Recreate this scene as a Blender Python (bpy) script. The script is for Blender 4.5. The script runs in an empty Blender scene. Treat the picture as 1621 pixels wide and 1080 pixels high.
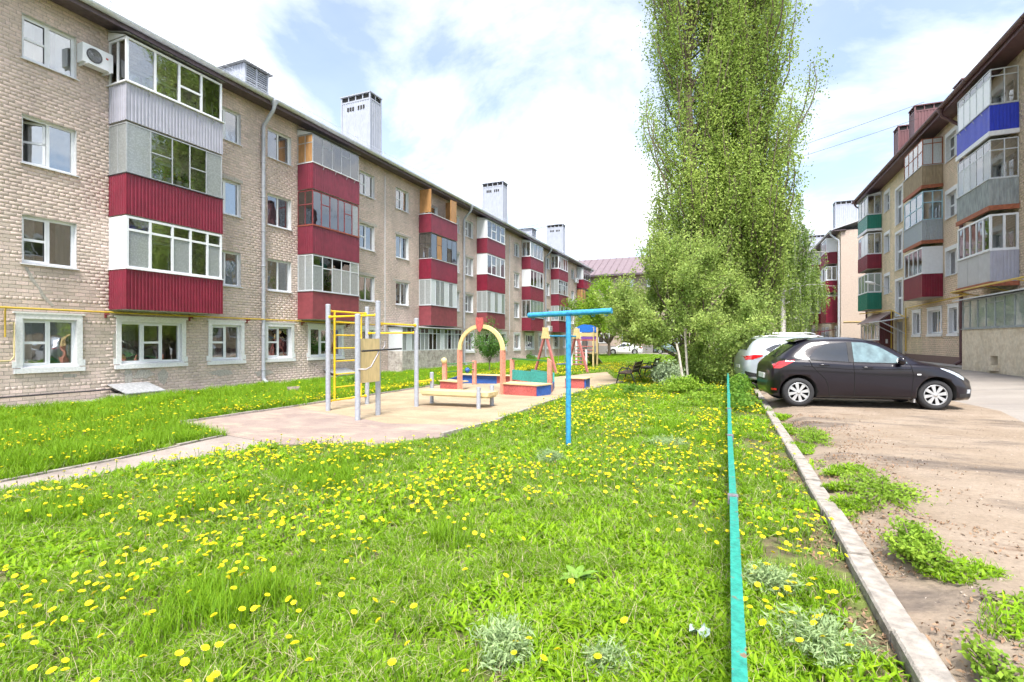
import bpy, math, random
import numpy as np
from mathutils import Vector, Matrix
D = bpy.data; S = bpy.context.scene; C = S.collection
RN = random.Random(11); NR = np.random.default_rng(11)
rad = math.radians
# ------------------------------------------------------------------ camera, sky, sun, exposure
YAW = math.atan(339.5 / 800.0)
cam = D.objects.new('camera', D.cameras.new('camera')); C.objects.link(cam)
cam.location = (0, 0, 1.5); cam.rotation_euler = (rad(90), 0, YAW)
cam.data.sensor_width = 36; cam.data.lens = 800.0 / 1621.0 * 36
cam.data.clip_start = .05; cam.data.clip_end = 3000
S.camera = cam
SUN = Vector((.16, -.47, .86)).normalized()
W = D.worlds.new('World'); S.world = W; W.use_nodes = True
nt = W.node_tree; nt.nodes.clear()
def wn(t, **k):
    n = nt.nodes.new(t)
    for a, b in k.items(): setattr(n, a, b)
    return n
sky = wn('ShaderNodeTexSky', sky_type='NISHITA', sun_disc=False)
sky.sun_elevation = math.asin(SUN.z); sky.sun_rotation = math.atan2(SUN.x, SUN.y)
sky.air_density = 1.0; sky.dust_density = 1.6
tc = wn('ShaderNodeTexCoord')
sep = wn('ShaderNodeSeparateXYZ'); nt.links.new(tc.outputs['Generated'], sep.inputs[0])
# project the direction on a cloud deck so clouds flatten towards the horizon
zz = wn('ShaderNodeMath', operation='ADD'); zz.inputs[1].default_value = .28
mxz = wn('ShaderNodeMath', operation='MAXIMUM'); mxz.inputs[1].default_value = .03
nt.links.new(sep.outputs[2], mxz.inputs[0]); nt.links.new(mxz.outputs[0], zz.inputs[0])
dv = wn('ShaderNodeVectorMath', operation='DIVIDE')
cb = wn('ShaderNodeCombineXYZ')
for i in range(3): nt.links.new(zz.outputs[0], cb.inputs[i])
nt.links.new(tc.outputs['Generated'], dv.inputs[0]); nt.links.new(cb.outputs[0], dv.inputs[1])
cn = wn('ShaderNodeTexNoise'); cn.inputs['Scale'].default_value = 1.5; cn.inputs['Detail'].default_value = 9
cn.inputs['Roughness'].default_value = .58; cn.inputs['Distortion'].default_value = .35
off = wn('ShaderNodeVectorMath', operation='ADD'); off.inputs[1].default_value = (3.1, 1.7, 0)
nt.links.new(dv.outputs[0], off.inputs[0]); nt.links.new(off.outputs[0], cn.inputs['Vector'])
cr = wn('ShaderNodeValToRGB'); cr.color_ramp.elements[0].position = .43; cr.color_ramp.elements[1].position = .62
cr.color_ramp.elements[0].color = (.20, .20, .20, 1); cr.color_ramp.elements[1].color = (1, 1, 1, 1)
nt.links.new(cn.outputs['Fac'], cr.inputs[0])
cn2 = wn('ShaderNodeTexNoise'); cn2.inputs['Scale'].default_value = 3.4; cn2.inputs['Detail'].default_value = 8
nt.links.new(off.outputs[0], cn2.inputs['Vector'])
cr2 = wn('ShaderNodeValToRGB'); cr2.color_ramp.elements[0].position = .3; cr2.color_ramp.elements[1].position = .7
cr2.color_ramp.elements[0].color = (4.0, 4.3, 4.75, 1); cr2.color_ramp.elements[1].color = (6.2, 6.25, 6.3, 1)
nt.links.new(cn2.outputs['Fac'], cr2.inputs[0])
mix = wn('ShaderNodeMix', data_type='RGBA')
nt.links.new(cr.outputs[0], mix.inputs[0]); nt.links.new(sky.outputs[0], mix.inputs[6]); nt.links.new(cr2.outputs[0], mix.inputs[7])
bg = wn('ShaderNodeBackground'); bg.inputs[1].default_value = .1
nt.links.new(mix.outputs[2], bg.inputs[0])
wo = wn('ShaderNodeOutputWorld'); nt.links.new(bg.outputs[0], wo.inputs[0])
sl = D.lights.new('sun', 'SUN'); sl.energy = 2.4; sl.angle = rad(20); sl.color = (1, .96, .90)
so = D.objects.new('sun', sl); C.objects.link(so); so.rotation_euler = SUN.to_track_quat('Z', 'Y').to_euler()
so.location = (0, 0, 60)
vs = S.view_settings; vs.view_transform = 'Standard'; vs.look = 'None'; vs.gamma = 1; vs.exposure = 1.66
vs.use_curve_mapping = False
S.render.engine = 'CYCLES'
S.cycles.max_bounces = 4; S.cycles.transparent_max_bounces = 8; S.cycles.diffuse_bounces = 2; S.cycles.glossy_bounces = 2
S.cycles.use_light_tree = False; S.cycles.use_adaptive_sampling = True; S.cycles.adaptive_threshold = .03
S.cycles.caustics_reflective = False; S.cycles.caustics_refractive = False

# ------------------------------------------------------------------ materials
MATS = {}
def mat(name, col, rough=.6, metal=0, var=.12, scale=6, bump=0, bscale=40, col2=None, spec=.5, stretch=None, transl=0, attr=None, coat=0, detail=5, c2pos=(.45, .6), tv=.34, macro=0):
    if name in MATS: return MATS[name]
    m = D.materials.new(name); m.use_nodes = True; t = m.node_tree; n = t.nodes; l = t.links
    b = n['Principled BSDF']; out = n['Material Output']
    b.inputs['Roughness'].default_value = rough; b.inputs['Metallic'].default_value = metal
    b.inputs['Specular IOR Level'].default_value = spec
    if coat: b.inputs['Coat Weight'].default_value = coat; b.inputs['Coat Roughness'].default_value = .03
    g = n.new('ShaderNodeNewGeometry'); vec = g.outputs['Position']
    if stretch:
        mp = n.new('ShaderNodeMapping'); mp.inputs['Scale'].default_value = stretch
        l.new(vec, mp.inputs[0]); vec = mp.outputs[0]
    no = n.new('ShaderNodeTexNoise'); no.inputs['Scale'].default_value = scale; no.inputs['Detail'].default_value = detail
    no.inputs['Roughness'].default_value = .62
    l.new(vec, no.inputs['Vector'])
    src = None
    if col2:
        rp = n.new('ShaderNodeValToRGB'); rp.color_ramp.elements[0].position = c2pos[0]; rp.color_ramp.elements[1].position = c2pos[1]
        rp.color_ramp.elements[0].color = (*col, 1); rp.color_ramp.elements[1].color = (*col2, 1)
        l.new(no.outputs['Fac'], rp.inputs[0]); src = rp.outputs[0]
    hsv = n.new('ShaderNodeHueSaturation')
    if src: l.new(src, hsv.inputs['Color'])
    else: hsv.inputs['Color'].default_value = (*col, 1)
    mr = n.new('ShaderNodeMapRange'); mr.inputs[1].default_value = .25; mr.inputs[2].default_value = .75
    mr.inputs[3].default_value = 1 - var * 1.6; mr.inputs[4].default_value = 1 + var * 1.6
    no2 = n.new('ShaderNodeTexNoise'); no2.inputs['Scale'].default_value = scale * 2.7; no2.inputs['Detail'].default_value = 6
    l.new(vec, no2.inputs['Vector']); l.new(no2.outputs['Fac'], mr.inputs[0])
    val = mr.outputs[0]
    if macro:
        mp2 = n.new('ShaderNodeMapping'); mp2.inputs['Scale'].default_value = (.9, .9, .22); l.new(g.outputs['Position'], mp2.inputs[0])
        nm = n.new('ShaderNodeTexNoise'); nm.inputs['Scale'].default_value = 1.1; nm.inputs['Detail'].default_value = 7; l.new(mp2.outputs[0], nm.inputs['Vector'])
        mm = n.new('ShaderNodeMapRange'); mm.inputs[1].default_value = .3; mm.inputs[2].default_value = .7; mm.inputs[3].default_value = 1-macro; mm.inputs[4].default_value = 1+macro*.6
        l.new(nm.outputs['Fac'], mm.inputs[0]); mq = n.new('ShaderNodeMath'); mq.operation = 'MULTIPLY'; l.new(val, mq.inputs[0]); l.new(mm.outputs[0], mq.inputs[1]); val = mq.outputs[0]
    if attr:
        at = n.new('ShaderNodeObjectInfo') if attr == 'OBJ' else n.new('ShaderNodeAttribute')
        if attr == 'OBJ': fac = at.outputs['Random']
        else: at.attribute_name = 'tint'; fac = at.outputs['Fac']
        m2 = n.new('ShaderNodeMapRange'); m2.inputs[3].default_value = 1-tv; m2.inputs[4].default_value = 1+tv
        l.new(fac, m2.inputs[0])
        mu = n.new('ShaderNodeMath'); mu.operation = 'MULTIPLY'; l.new(m2.outputs[0], mu.inputs[0]); l.new(val, mu.inputs[1]); val = mu.outputs[0]
        m3 = n.new('ShaderNodeMapRange'); m3.inputs[3].default_value = .515; m3.inputs[4].default_value = .485
        l.new(fac, m3.inputs[0]); l.new(m3.outputs[0], hsv.inputs['Hue'])
    l.new(val, hsv.inputs['Value']); l.new(hsv.outputs[0], b.inputs['Base Color'])
    if bump:
        nb = n.new('ShaderNodeTexNoise'); nb.inputs['Scale'].default_value = bscale; nb.inputs['Detail'].default_value = 6
        l.new(vec, nb.inputs['Vector'])
        bp = n.new('ShaderNodeBump'); bp.inputs['Strength'].default_value = bump; bp.inputs['Distance'].default_value = .02
        l.new(nb.outputs['Fac'], bp.inputs['Height']); l.new(bp.outputs[0], b.inputs['Normal'])
    if transl:
        tr = n.new('ShaderNodeBsdfTranslucent'); l.new(hsv.outputs[0], tr.inputs['Color'])
        mx = n.new('ShaderNodeMixShader'); mx.inputs[0].default_value = transl
        l.new(b.outputs[0], mx.inputs[1]); l.new(tr.outputs[0], mx.inputs[2]); l.new(mx.outputs[0], out.inputs[0])
    MATS[name] = m; return m
def glass(name, tint=(.85, .92, .92), refl=.12, solid=0, scol=(.7, .75, .75)):
    """thin window glass: clear pane with fresnel reflection; solid>0 adds a film or dirt layer"""
    if name in MATS: return MATS[name]
    m = D.materials.new(name); m.use_nodes = True; t = m.node_tree; n = t.nodes; l = t.links
    n.remove(n['Principled BSDF']); out = n['Material Output']
    tr = n.new('ShaderNodeBsdfTransparent'); tr.inputs[0].default_value = (*tint, 1)
    gl = n.new('ShaderNodeBsdfGlossy'); gl.inputs['Roughness'].default_value = .02
    fr = n.new('ShaderNodeFresnel'); fr.inputs[0].default_value = 1.5
    ad = n.new('ShaderNodeMath'); ad.operation = 'ADD'; ad.inputs[1].default_value = refl; ad.use_clamp = True
    l.new(fr.outputs[0], ad.inputs[0])
    # slight waviness of real panes
    g = n.new('ShaderNodeNewGeometry'); nz = n.new('ShaderNodeTexNoise'); nz.inputs['Scale'].default_value = 1.3
    l.new(g.outputs['Position'], nz.inputs['Vector'])
    bp = n.new('ShaderNodeBump'); bp.inputs['Strength'].default_value = .12; bp.inputs['Distance'].default_value = .05
    l.new(nz.outputs['Fac'], bp.inputs['Height']); l.new(bp.outputs[0], gl.inputs['Normal'])
    base = tr.outputs[0]
    if solid:
        df = n.new('ShaderNodeBsdfDiffuse'); df.inputs[0].default_value = (*scol, 1)
        tl = n.new('ShaderNodeBsdfTranslucent'); tl.inputs[0].default_value = (*scol, 1)
        a2 = n.new('ShaderNodeMixShader'); a2.inputs[0].default_value = .35
        l.new(df.outputs[0], a2.inputs[1]); l.new(tl.outputs[0], a2.inputs[2])
        vz = n.new('ShaderNodeTexVoronoi'); vz.inputs['Scale'].default_value = 22
        l.new(g.outputs['Position'], vz.inputs['Vector'])
        mr = n.new('ShaderNodeMapRange'); mr.inputs[1].default_value = 0; mr.inputs[2].default_value = .6
        mr.inputs[3].default_value = min(1, solid + .15); mr.inputs[4].default_value = solid - .15
        l.new(vz.outputs['Distance'], mr.inputs[0])
        a = n.new('ShaderNodeMixShader'); l.new(mr.outputs[0], a.inputs[0])
        l.new(tr.outputs[0], a.inputs[1]); l.new(a2.outputs[0], a.inputs[2]); base = a.outputs[0]
    mx = n.new('ShaderNodeMixShader'); l.new(ad.outputs[0], mx.inputs[0]); l.new(base, mx.inputs[1]); l.new(gl.outputs[0], mx.inputs[2])
    l.new(mx.outputs[0], out.inputs[0]); MATS[name] = m; return m

# ------------------------------------------------------------------ mesh helpers
ORG = {}
def reg(o, w): ORG[o.name] = Vector(w); return o
def tag(o, label=None, cat=None, group=None, kind=None):
    if label: o['label'] = label
    if cat: o['category'] = cat
    if group: o['group'] = group
    if kind: o['kind'] = kind
    return o
def thing(name, loc, label, cat, group=None):
    o = D.objects.new(name, None); C.objects.link(o); o.location = loc; o.empty_display_size = .2
    return tag(reg(o, loc), label, cat, group)
class MB:
    def __init__(s): s.v = []; s.f = []; s.m = []; s.s = []
    def add(s, vs, fs, m=0, sm=False):
        b = len(s.v); s.v += [tuple(p) for p in vs]
        for q in fs: s.f.append(tuple(b + i for i in q)); s.m.append(m); s.s.append(sm)
        return s
    def box(s, x0, x1, y0, y1, z0, z1, m=0):
        if x0 > x1: x0, x1 = x1, x0
        if y0 > y1: y0, y1 = y1, y0
        if z0 > z1: z0, z1 = z1, z0
        return s.add([(x0,y0,z0),(x1,y0,z0),(x1,y1,z0),(x0,y1,z0),(x0,y0,z1),(x1,y0,z1),(x1,y1,z1),(x0,y1,z1)],
                     [(0,3,2,1),(4,5,6,7),(0,1,5,4),(1,2,6,5),(2,3,7,6),(3,0,4,7)], m)
    def beam(s, p, q, w, h, m=0, up=(0,0,1)):
        """rectangular bar from p to q, w across, h along up"""
        p = Vector(p); q = Vector(q); d = (q-p).normalized(); u = Vector(up)
        if abs(d.dot(u)) > .98: u = Vector((1,0,0))
        a = d.cross(u).normalized()*w/2; b = a.cross(d).normalized()*h/2
        return s.add([p-a-b,p+a-b,p+a+b,p-a+b,q-a-b,q+a-b,q+a+b,q-a+b],[(0,1,2,3),(4,7,6,5),(0,4,5,1),(1,5,6,2),(2,6,7,3),(3,7,4,0)], m)
    def tube(s, pts, r, n=8, m=0, cap=True, sm=True):
        pts = [Vector(p) for p in pts]; k = len(pts)
        rs = r if isinstance(r, (list, tuple)) else [r]*k
        vs = []; ref = None
        for i, p in enumerate(pts):
            d = (pts[min(i+1,k-1)]-pts[max(i-1,0)])
            d = d.normalized() if d.length > 1e-9 else Vector((0,0,1))
            if ref is None: ref = Vector((1,0,0)) if abs(d.x) < .9 else Vector((0,1,0))
            a = (ref - d*ref.dot(d)).normalized(); b = d.cross(a); ref = a
            for j in range(n):
                t = 2*math.pi*j/n; vs.append(p + (a*math.cos(t)+b*math.sin(t))*rs[i])
        fs = [(i*n+j, i*n+(j+1)%n, (i+1)*n+(j+1)%n, (i+1)*n+j) for i in range(k-1) for j in range(n)]
        s.add(vs, fs, m, sm)
        if cap:
            s.add(vs[:n], [tuple(range(n-1,-1,-1))], m); s.add(vs[-n:], [tuple(range(n))], m)
        return s
    def prism(s, poly, ext, m=0):
        e = Vector(ext); a = [Vector(p) for p in poly]; n = len(a)
        s.add(a+[p+e for p in a], [tuple(range(n-1,-1,-1)), tuple(range(n,2*n))]+[(i,(i+1)%n,n+(i+1)%n,n+i) for i in range(n)], m); return s
    def grid(s, P, m=0, sm=True):
        r = len(P); c = len(P[0])
        return s.add([p for row in P for p in row], [(i*c+j,i*c+j+1,(i+1)*c+j+1,(i+1)*c+j) for i in range(r-1) for j in range(c-1)], m, sm)
    def lathe(s, prof, cen, ax, n=20, m=0):
        """prof: list of (radius, along); revolve about axis ax through cen"""
        ax = Vector(ax).normalized(); cen = Vector(cen)
        a = Vector((0,0,1)) if abs(ax.z) < .9 else Vector((1,0,0)); a = (a-ax*a.dot(ax)).normalized(); b = ax.cross(a)
        k = len(prof); vs = []
        for (r, h) in prof:
            for j in range(n):
                t = 2*math.pi*j/n; vs.append(cen+ax*h+(a*math.cos(t)+b*math.sin(t))*r)
        return s.add(vs, [(i*n+j,i*n+(j+1)%n,(i+1)*n+(j+1)%n,(i+1)*n+j) for i in range(k-1) for j in range(n)], m, True)
    def build(s, name, mats, parent=None, org=None):
        me = D.meshes.new(name)
        if parent is not None: o0 = ORG.get(parent.name, Vector((0,0,0)))
        else: o0 = Vector(org) if org is not None else Vector((0,0,0))
        A = np.array(s.v, dtype=float) - np.array(o0)
        me.from_pydata(A.tolist(), [], s.f)
        for m in (mats if isinstance(mats, (list, tuple)) else [mats]): me.materials.append(m)
        me.polygons.foreach_set('material_index', s.m); me.polygons.foreach_set('use_smooth', s.s); me.update()
        o = D.objects.new(name, me); C.objects.link(o)
        if parent is not None: o.parent = parent
        else: o.location = o0
        return reg(o, o0)
def np_mesh(name, V, Q, mat_, parent=None, tint=None, org=None, k=4, smooth=False):
    V = np.asarray(V, dtype=np.float32); Q = np.asarray(Q, dtype=np.int32)
    o0 = ORG.get(parent.name, Vector((0,0,0))) if parent is not None else Vector(org or (0,0,0))
    V = V - np.array(o0, dtype=np.float32)
    me = D.meshes.new(name); me.vertices.add(len(V)); me.vertices.foreach_set('co', V.ravel())
    me.loops.add(Q.size); me.loops.foreach_set('vertex_index', Q.ravel())
    me.polygons.add(len(Q)); me.polygons.foreach_set('loop_start', np.arange(0, Q.size, k, dtype=np.int32))
    me.materials.append(mat_)
    if tint is not None:
        a = me.attributes.new('tint', 'FLOAT', 'POINT'); a.data.foreach_set('value', np.asarray(tint, dtype=np.float32))
    me.update(calc_edges=True)
    if smooth: me.polygons.foreach_set('use_smooth', np.ones(len(Q), dtype=bool))
    o = D.objects.new(name, me); C.objects.link(o)
    if parent is not None: o.parent = parent
    else: o.location = o0
    return reg(o, o0)
def copy_tree(o, loc, rz=None, parent=None):
    c = o.copy(); C.objects.link(c)
    if parent is not None: c.parent = parent
    else:
        c.location = loc
        if rz is not None: c.rotation_euler.z = rz
    for ch in list(o.children): copy_tree(ch, None, None, c)
    return c

# ------------------------------------------------------------------ ground
def g(x):
    if x < -17.4: return -.27
    if x < 0: return .0155*x
    if x < .9: return .0
    if x < 1.3: return .03+(x-.9)/.4*.08
    if x < 5.2: return .11
    if x < 9.5: return .11+(x-5.2)/4.3*.24
    return .35
XB = [-700,-60,-17.4,0,.74,.9,1.3,5.2,9.5,60,700]
m_soil = mat('soil', (.12,.10,.055), .95, var=.3, scale=3, bump=.6, col2=(.09,.15,.02))
m_lawn = mat('lawn_soil', (.12,.10,.05), .95, var=.3, scale=5, bump=.8, bscale=60, col2=(.13,.17,.03))
m_dirt = None
def sheet(name, poly_fn, mat_, dz, ys, xs):
    """height-following sheet over a grid of xs, ys"""
    mb = MB(); mb.grid([[(x, y, g(x)+dz) for x in xs] for y in ys], 0, False)
    o = mb.build(name, mat_); o['kind'] = 'structure'; return o
def flat_poly(name, pts, mat_, dz, step=.6):
    """polygon sheet that follows the ground slope: cut into strips along x"""
    import bmesh
    bm = bmesh.new(); f = bm.faces.new([bm.verts.new((x, y, 0)) for x, y in pts])
    for xc in XB[1:-1]:
        bmesh.ops.bisect_plane(bm, geom=bm.verts[:]+bm.edges[:]+bm.faces[:], plane_co=(xc,0,0), plane_no=(1,0,0))
    bmesh.ops.recalc_face_normals(bm, faces=bm.faces)
    for v in bm.verts: v.co.z = g(v.co.x)+dz
    bm.normal_update()
    for fa in bm.faces:
        if fa.normal.z < 0: fa.normal_flip()
    me = D.meshes.new(name); bm.to_mesh(me); bm.free(); me.materials.append(mat_)
    o = D.objects.new(name, me); C.objects.link(o); o['kind'] = 'structure'; return reg(o, (0,0,0))
sheet('ground', None, m_soil, -.03, [-700,-20,0,20,60,120,700], XB)

def ground_mat(name, cols, rough=.95, scl=(1.2, .5, 30), bump=.5):
    """patchy ground: base, damp dark patches, pale patches, fine grit"""
    m = D.materials.new(name); m.use_nodes = True; t = m.node_tree; n = t.nodes; l = t.links; b = n['Principled BSDF']
    b.inputs['Roughness'].default_value = rough; b.inputs['Specular IOR Level'].default_value = .2
    ge = n.new('ShaderNodeNewGeometry')
    def nz(s, st=(1,1,1), det=6, rg=.6):
        mp = n.new('ShaderNodeMapping'); mp.inputs['Scale'].default_value = st; l.new(ge.outputs['Position'], mp.inputs[0])
        q = n.new('ShaderNodeTexNoise'); q.inputs['Scale'].default_value = s; q.inputs['Detail'].default_value = det; q.inputs['Roughness'].default_value = rg
        l.new(mp.outputs[0], q.inputs['Vector']); return q.outputs['Fac']
    def ramp(f, a, z):
        r = n.new('ShaderNodeMapRange'); r.inputs[1].default_value = a; r.inputs[2].default_value = z; l.new(f, r.inputs[0]); return r.outputs[0]
    def mixc(f, A, B):
        x = n.new('ShaderNodeMix'); x.data_type = 'RGBA'; l.new(f, x.inputs[0])
        for k, c in ((6, A), (7, B)):
            if isinstance(c, tuple): x.inputs[k].default_value = (*c, 1)
            else: l.new(c, x.inputs[k])
        return x.outputs[2]
    c = mixc(ramp(nz(scl[0]), .4, .62), cols[0], cols[1])
    c = mixc(ramp(nz(scl[1], (.7, 1.6, 1), 8, .68), .51, .64), c, cols[2])
    c = mixc(ramp(nz(2.6, (.5, 1.3, 1), 9, .72), .57, .72), c, cols[3])
    fine = nz(scl[2], det=8, rg=.75)
    hs = n.new('ShaderNodeHueSaturation'); l.new(c, hs.inputs['Color'])
    r = n.new('ShaderNodeMapRange'); r.inputs[1].default_value = .3; r.inputs[2].default_value = .7; r.inputs[3].default_value = .78; r.inputs[4].default_value = 1.2
    l.new(fine, r.inputs[0]); l.new(r.outputs[0], hs.inputs['Value']); l.new(hs.outputs[0], b.inputs['Base Color'])
    bp = n.new('ShaderNodeBump'); bp.inputs['Strength'].default_value = bump; bp.inputs['Distance'].default_value = .03; l.new(fine, bp.inputs['Height']); l.new(bp.outputs[0], b.inputs['Normal'])
    return m
m_dirt = ground_mat('dirt', [(.27,.21,.155),(.325,.26,.20),(.12,.098,.085),(.185,.12,.08)])
m_asph = ground_mat('pale_asphalt', [(.28,.25,.225),(.32,.29,.26),(.24,.215,.20),(.33,.28,.235)], scl=(.8,.4,60), bump=.25)
m_sand = ground_mat('sand', [(.38,.295,.195),(.43,.345,.235),(.32,.245,.17),(.30,.235,.18)], scl=(1.5,.8,26), bump=.6)
m_rub = ground_mat('rubber_paving', [(.28,.215,.19),(.34,.27,.23),(.41,.33,.255),(.22,.165,.15)], scl=(1.2,1.6,45), bump=.3)
m_path = ground_mat('path_concrete', [(.30,.255,.225),(.35,.30,.265),(.24,.20,.18),(.28,.22,.175)], scl=(1.6,1.0,40), bump=.3)
m_conc = mat('concrete', (.40,.38,.35), .9, var=.18, scale=4, bump=.35, bscale=50)
m_kerb = mat('kerb_concrete', (.32,.285,.25), .9, var=.25, scale=5, bump=.5, bscale=60, col2=(.33,.295,.26))

flat_poly('lawn', [(-6.3,5.75),(-7.0,2.8),(-8.3,-3),(-8.3,-6),(.74,-6),(.74,62),(-17,62),(-10,27),(-7.3,20.7),(-5.67,25.8),(-3.6,19),(-4.1,15),(-4.15,11.3),(-4.1,8.8),(-4.25,7.1),(-4.77,6.17)], m_lawn, 0)
flat_poly('lawn_by_building', [(-16.6,-6),(-9.5,-6),(-9.2,-3),(-7.6,2.99),(-7.6,4.3),(-7.85,6.05),(-10.1,6.6),(-9.85,11.6),(-9.86,16.2),(-9.9,27),(-17,62.0),(-16.6,30)], m_lawn, .002)
flat_poly('footpath', [(-8.3,-6),(-9.5,-6),(-9.2,-3),(-7.6,2.99),(-7.6,4.3),(-7.85,6.05),(-6.3,5.75),(-7.0,2.8),(-8.3,-3)], m_path, .006)
flat_poly('playground_paving', [(-10.1,6.6),(-7.85,6.05),(-6.3,5.75),(-4.77,6.17),(-4.25,7.1),(-4.1,8.4),(-6.0,8.0),(-8.0,8.8),(-9.95,9.4)], m_rub, .010)
flat_poly('sand_ground', [(-9.95,9.4),(-8.0,8.8),(-6.0,8.0),(-4.1,8.4),(-4.1,8.8),(-4.15,11.3),(-4.1,15),(-3.6,19),(-5.67,25.8),(-7.3,20.7),(-9.86,16.2),(-9.85,11.6)], m_sand, .011)
flat_poly('parking_dirt', [(.9,-6),(5.1,-6),(5.0,2),(4.7,6),(4.9,9),(4.6,11),(5.0,13),(4.7,16),(5.0,24),(4.8,60),(.9,60)], m_dirt, .003)
flat_poly('courtyard_road', [(4.0,-6),(9.2,-6),(9.2,64),(4.0,64)], m_asph, 0)
flat_poly('cross_road', [(-60,62),(60,62),(60,70),(-60,70)], m_asph, -.004)
flat_poly('building_apron', [(-17.4,-6),(-16.6,-6),(-16.6,67),(-17.4,67)], m_conc, .02)
flat_poly('far_pavement', [(9.2,-6),(10.2,-6),(10.2,46),(9.2,46)], m_conc, .03)

# kerb: stones laid end to end between the lawn and the parking
m_joint = mat('kerb_bed', (.20,.17,.14), .95)
kb = MB(); kb.box(.76,.88,-4,60,-.10,.055); kerb = kb.build('kerb', m_joint, org=(.82,0,0)); kerb['kind'] = 'structure'
y = -3.9; i = 0
kme = {}
while y < 58:
    L = RN.choice([.98,.99,1.0]); a = RN.uniform(-.006,.006); tl = RN.uniform(-.008,.008)
    b = MB(); ch = .012
    P = [(-.07,-.1),(.07,-.1),(.07,.075-ch),(.07-ch,.075),(-.07+ch,.075),(-.07,.075-ch)]
    b.prism([(.82+a+px, y+.006, pz+tl) for px, pz in P], (RN.uniform(-.004,.004), L-.012, RN.uniform(-.006,.006)))
    b.build('kerb_stone', m_kerb, kerb); y += L; i += 1
# border strips round the playground
def border(pts, w, h, nm, m):
    root = None
    for (a, b) in zip(pts[:-1], pts[1:]):
        n = max(1, round(math.dist(a, b)/1.0))
        for k in range(n):
            p = [a[j]+(b[j]-a[j])*(k+.006)/n for j in (0,1)]; q = [a[j]+(b[j]-a[j])*(k+.994)/n for j in (0,1)]
            mb = MB().beam((*p, g(p[0])+h/2-.04+RN.uniform(-.01,.01)), (*q, g(q[0])+h/2-.04+RN.uniform(-.01,.01)), w, h)
            if root is None: root = mb.build(nm, m, org=(*p, g(p[0]))); root['kind'] = 'structure'
            else: mb.build('edging_block', m, root)
border([(-4.25,7.1),(-4.05,8.8),(-4.1,11.3),(-4.05,15),(-3.55,19)], .07, .11, 'playground_edging', m_kerb)
border([(-10.1,6.55),(-9.95,9.4),(-9.9,11.6),(-9.9,16.2)], .07, .09, 'playground_edging_far', m_kerb)
border([(-9.25,-3),(-7.65,2.99),(-7.65,4.3),(-7.9,6.0)], .06, .065, 'path_edging', m_kerb)


# ------------------------------------------------------------------ buildings
m_mortar = mat('mortar', (.40,.335,.285), .95, var=.2, scale=8, bump=.5, bscale=70)
m_brick = mat('silicate_brick', (.63,.515,.45), .92, var=.10, scale=14, bump=.12, bscale=55, attr='A', tv=.17, macro=.22)
m_brickR = mat('tan_brick', (.68,.54,.41), .92, var=.10, scale=14, bump=.12, bscale=55, attr='A', tv=.15, macro=.12)
m_brick1 = mat('silicate_brick_single', (.63,.515,.45), .92, var=.10, scale=14, bump=.12, bscale=55, attr='OBJ', tv=.17, macro=.22)
m_brickY = mat('cream_brick', (.72,.60,.42), .92, var=.12, scale=9, bump=.5, bscale=55, attr='A', tv=.17, macro=.22)
m_mortarY = mat('cream_mortar', (.38,.30,.20), .95, var=.2, scale=8, bump=.5, bscale=70)
m_plaster = mat('grey_plaster', (.42,.39,.35), .95, var=.2, scale=7, bump=.6, bscale=50)
m_stucco = mat('tan_stucco', (.56,.455,.385), .95, var=.12, scale=5, bump=.9, bscale=45)
m_cream = mat('cream_plaster', (.68,.60,.47), .95, var=.10, scale=3, bump=.3, bscale=40, col2=(.60,.51,.38), macro=.1)
m_white = mat('white_paint', (.74,.75,.78), .55, var=.06, scale=4)
m_pvc = mat('white_pvc', (.78,.80,.83), .35, var=.03, scale=3)
m_trim = mat('white_plaster_trim', (.76,.76,.77), .8, var=.08, scale=7, bump=.25, bscale=45)
m_alu = mat('grey_metal_frame', (.44,.46,.48), .45, .3, var=.1, scale=5)
m_maroonf = mat('maroon_frame', (.23,.045,.05), .6, var=.2, scale=8)
m_bluef = mat('light_blue_frame', (.36,.56,.66), .6, var=.1, scale=8)
m_darkf = mat('dark_trim', (.05,.045,.05), .6)
m_red = mat('cherry_sheet', (.20,.012,.034), .36, var=.12, scale=1.2, spec=.55, macro=.12)
m_maroon = mat('maroon_sheet', (.19,.021,.042), .44, var=.12, scale=1.5, spec=.5, macro=.14)
m_maroon2 = mat('faded_maroon_sheet', (.235,.05,.062), .55, var=.12, scale=1.5, macro=.15)
m_lav = mat('lavender_grey_sheet', (.40,.40,.47), .4, var=.06, scale=1.5)
m_grey = mat('pale_grey_sheet', (.46,.46,.48), .55, var=.06, scale=1.5)
m_blue = mat('blue_sheet', (.03,.055,.52), .35, var=.06, scale=1.5)
m_green = mat('green_sheet', (.015,.19,.135), .35, var=.08, scale=1.5)
m_asb = mat('weathered_grey_sheet', (.30,.33,.335), .8, var=.2, scale=4, stretch=(1,1,.25))
m_tanw = mat('weathered_tan_boards', (.33,.26,.17), .85, var=.2, scale=4, stretch=(1,1,.25))
m_wood = mat('varnished_wood', (.42,.22,.085), .6, var=.22, scale=4, stretch=(1,1,.2))
m_orange = mat('rusty_orange_paint', (.34,.11,.055), .75, var=.25, scale=5)
m_gutter = mat('zinc_gutter', (.60,.63,.68), .45, .1, var=.1, scale=3)
m_pipe = mat('grey_downpipe', (.44,.46,.51), .45, .1, var=.1, scale=3)
m_fascia = mat('dark_brown_fascia', (.12,.09,.105), .6, var=.2, scale=3)
m_roof = mat('slate_roof', (.33,.34,.36), .7, var=.15, scale=2)
m_roofbr = mat('brown_metal_roof', (.12,.06,.065), .5, var=.1, scale=2)
m_mauve = mat('mauve_tile_roof', (.20,.15,.165), .6, var=.08, scale=1)
m_chim = mat('pale_blue_grey_sheet', (.38,.40,.46), .4, var=.05, scale=1)
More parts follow.
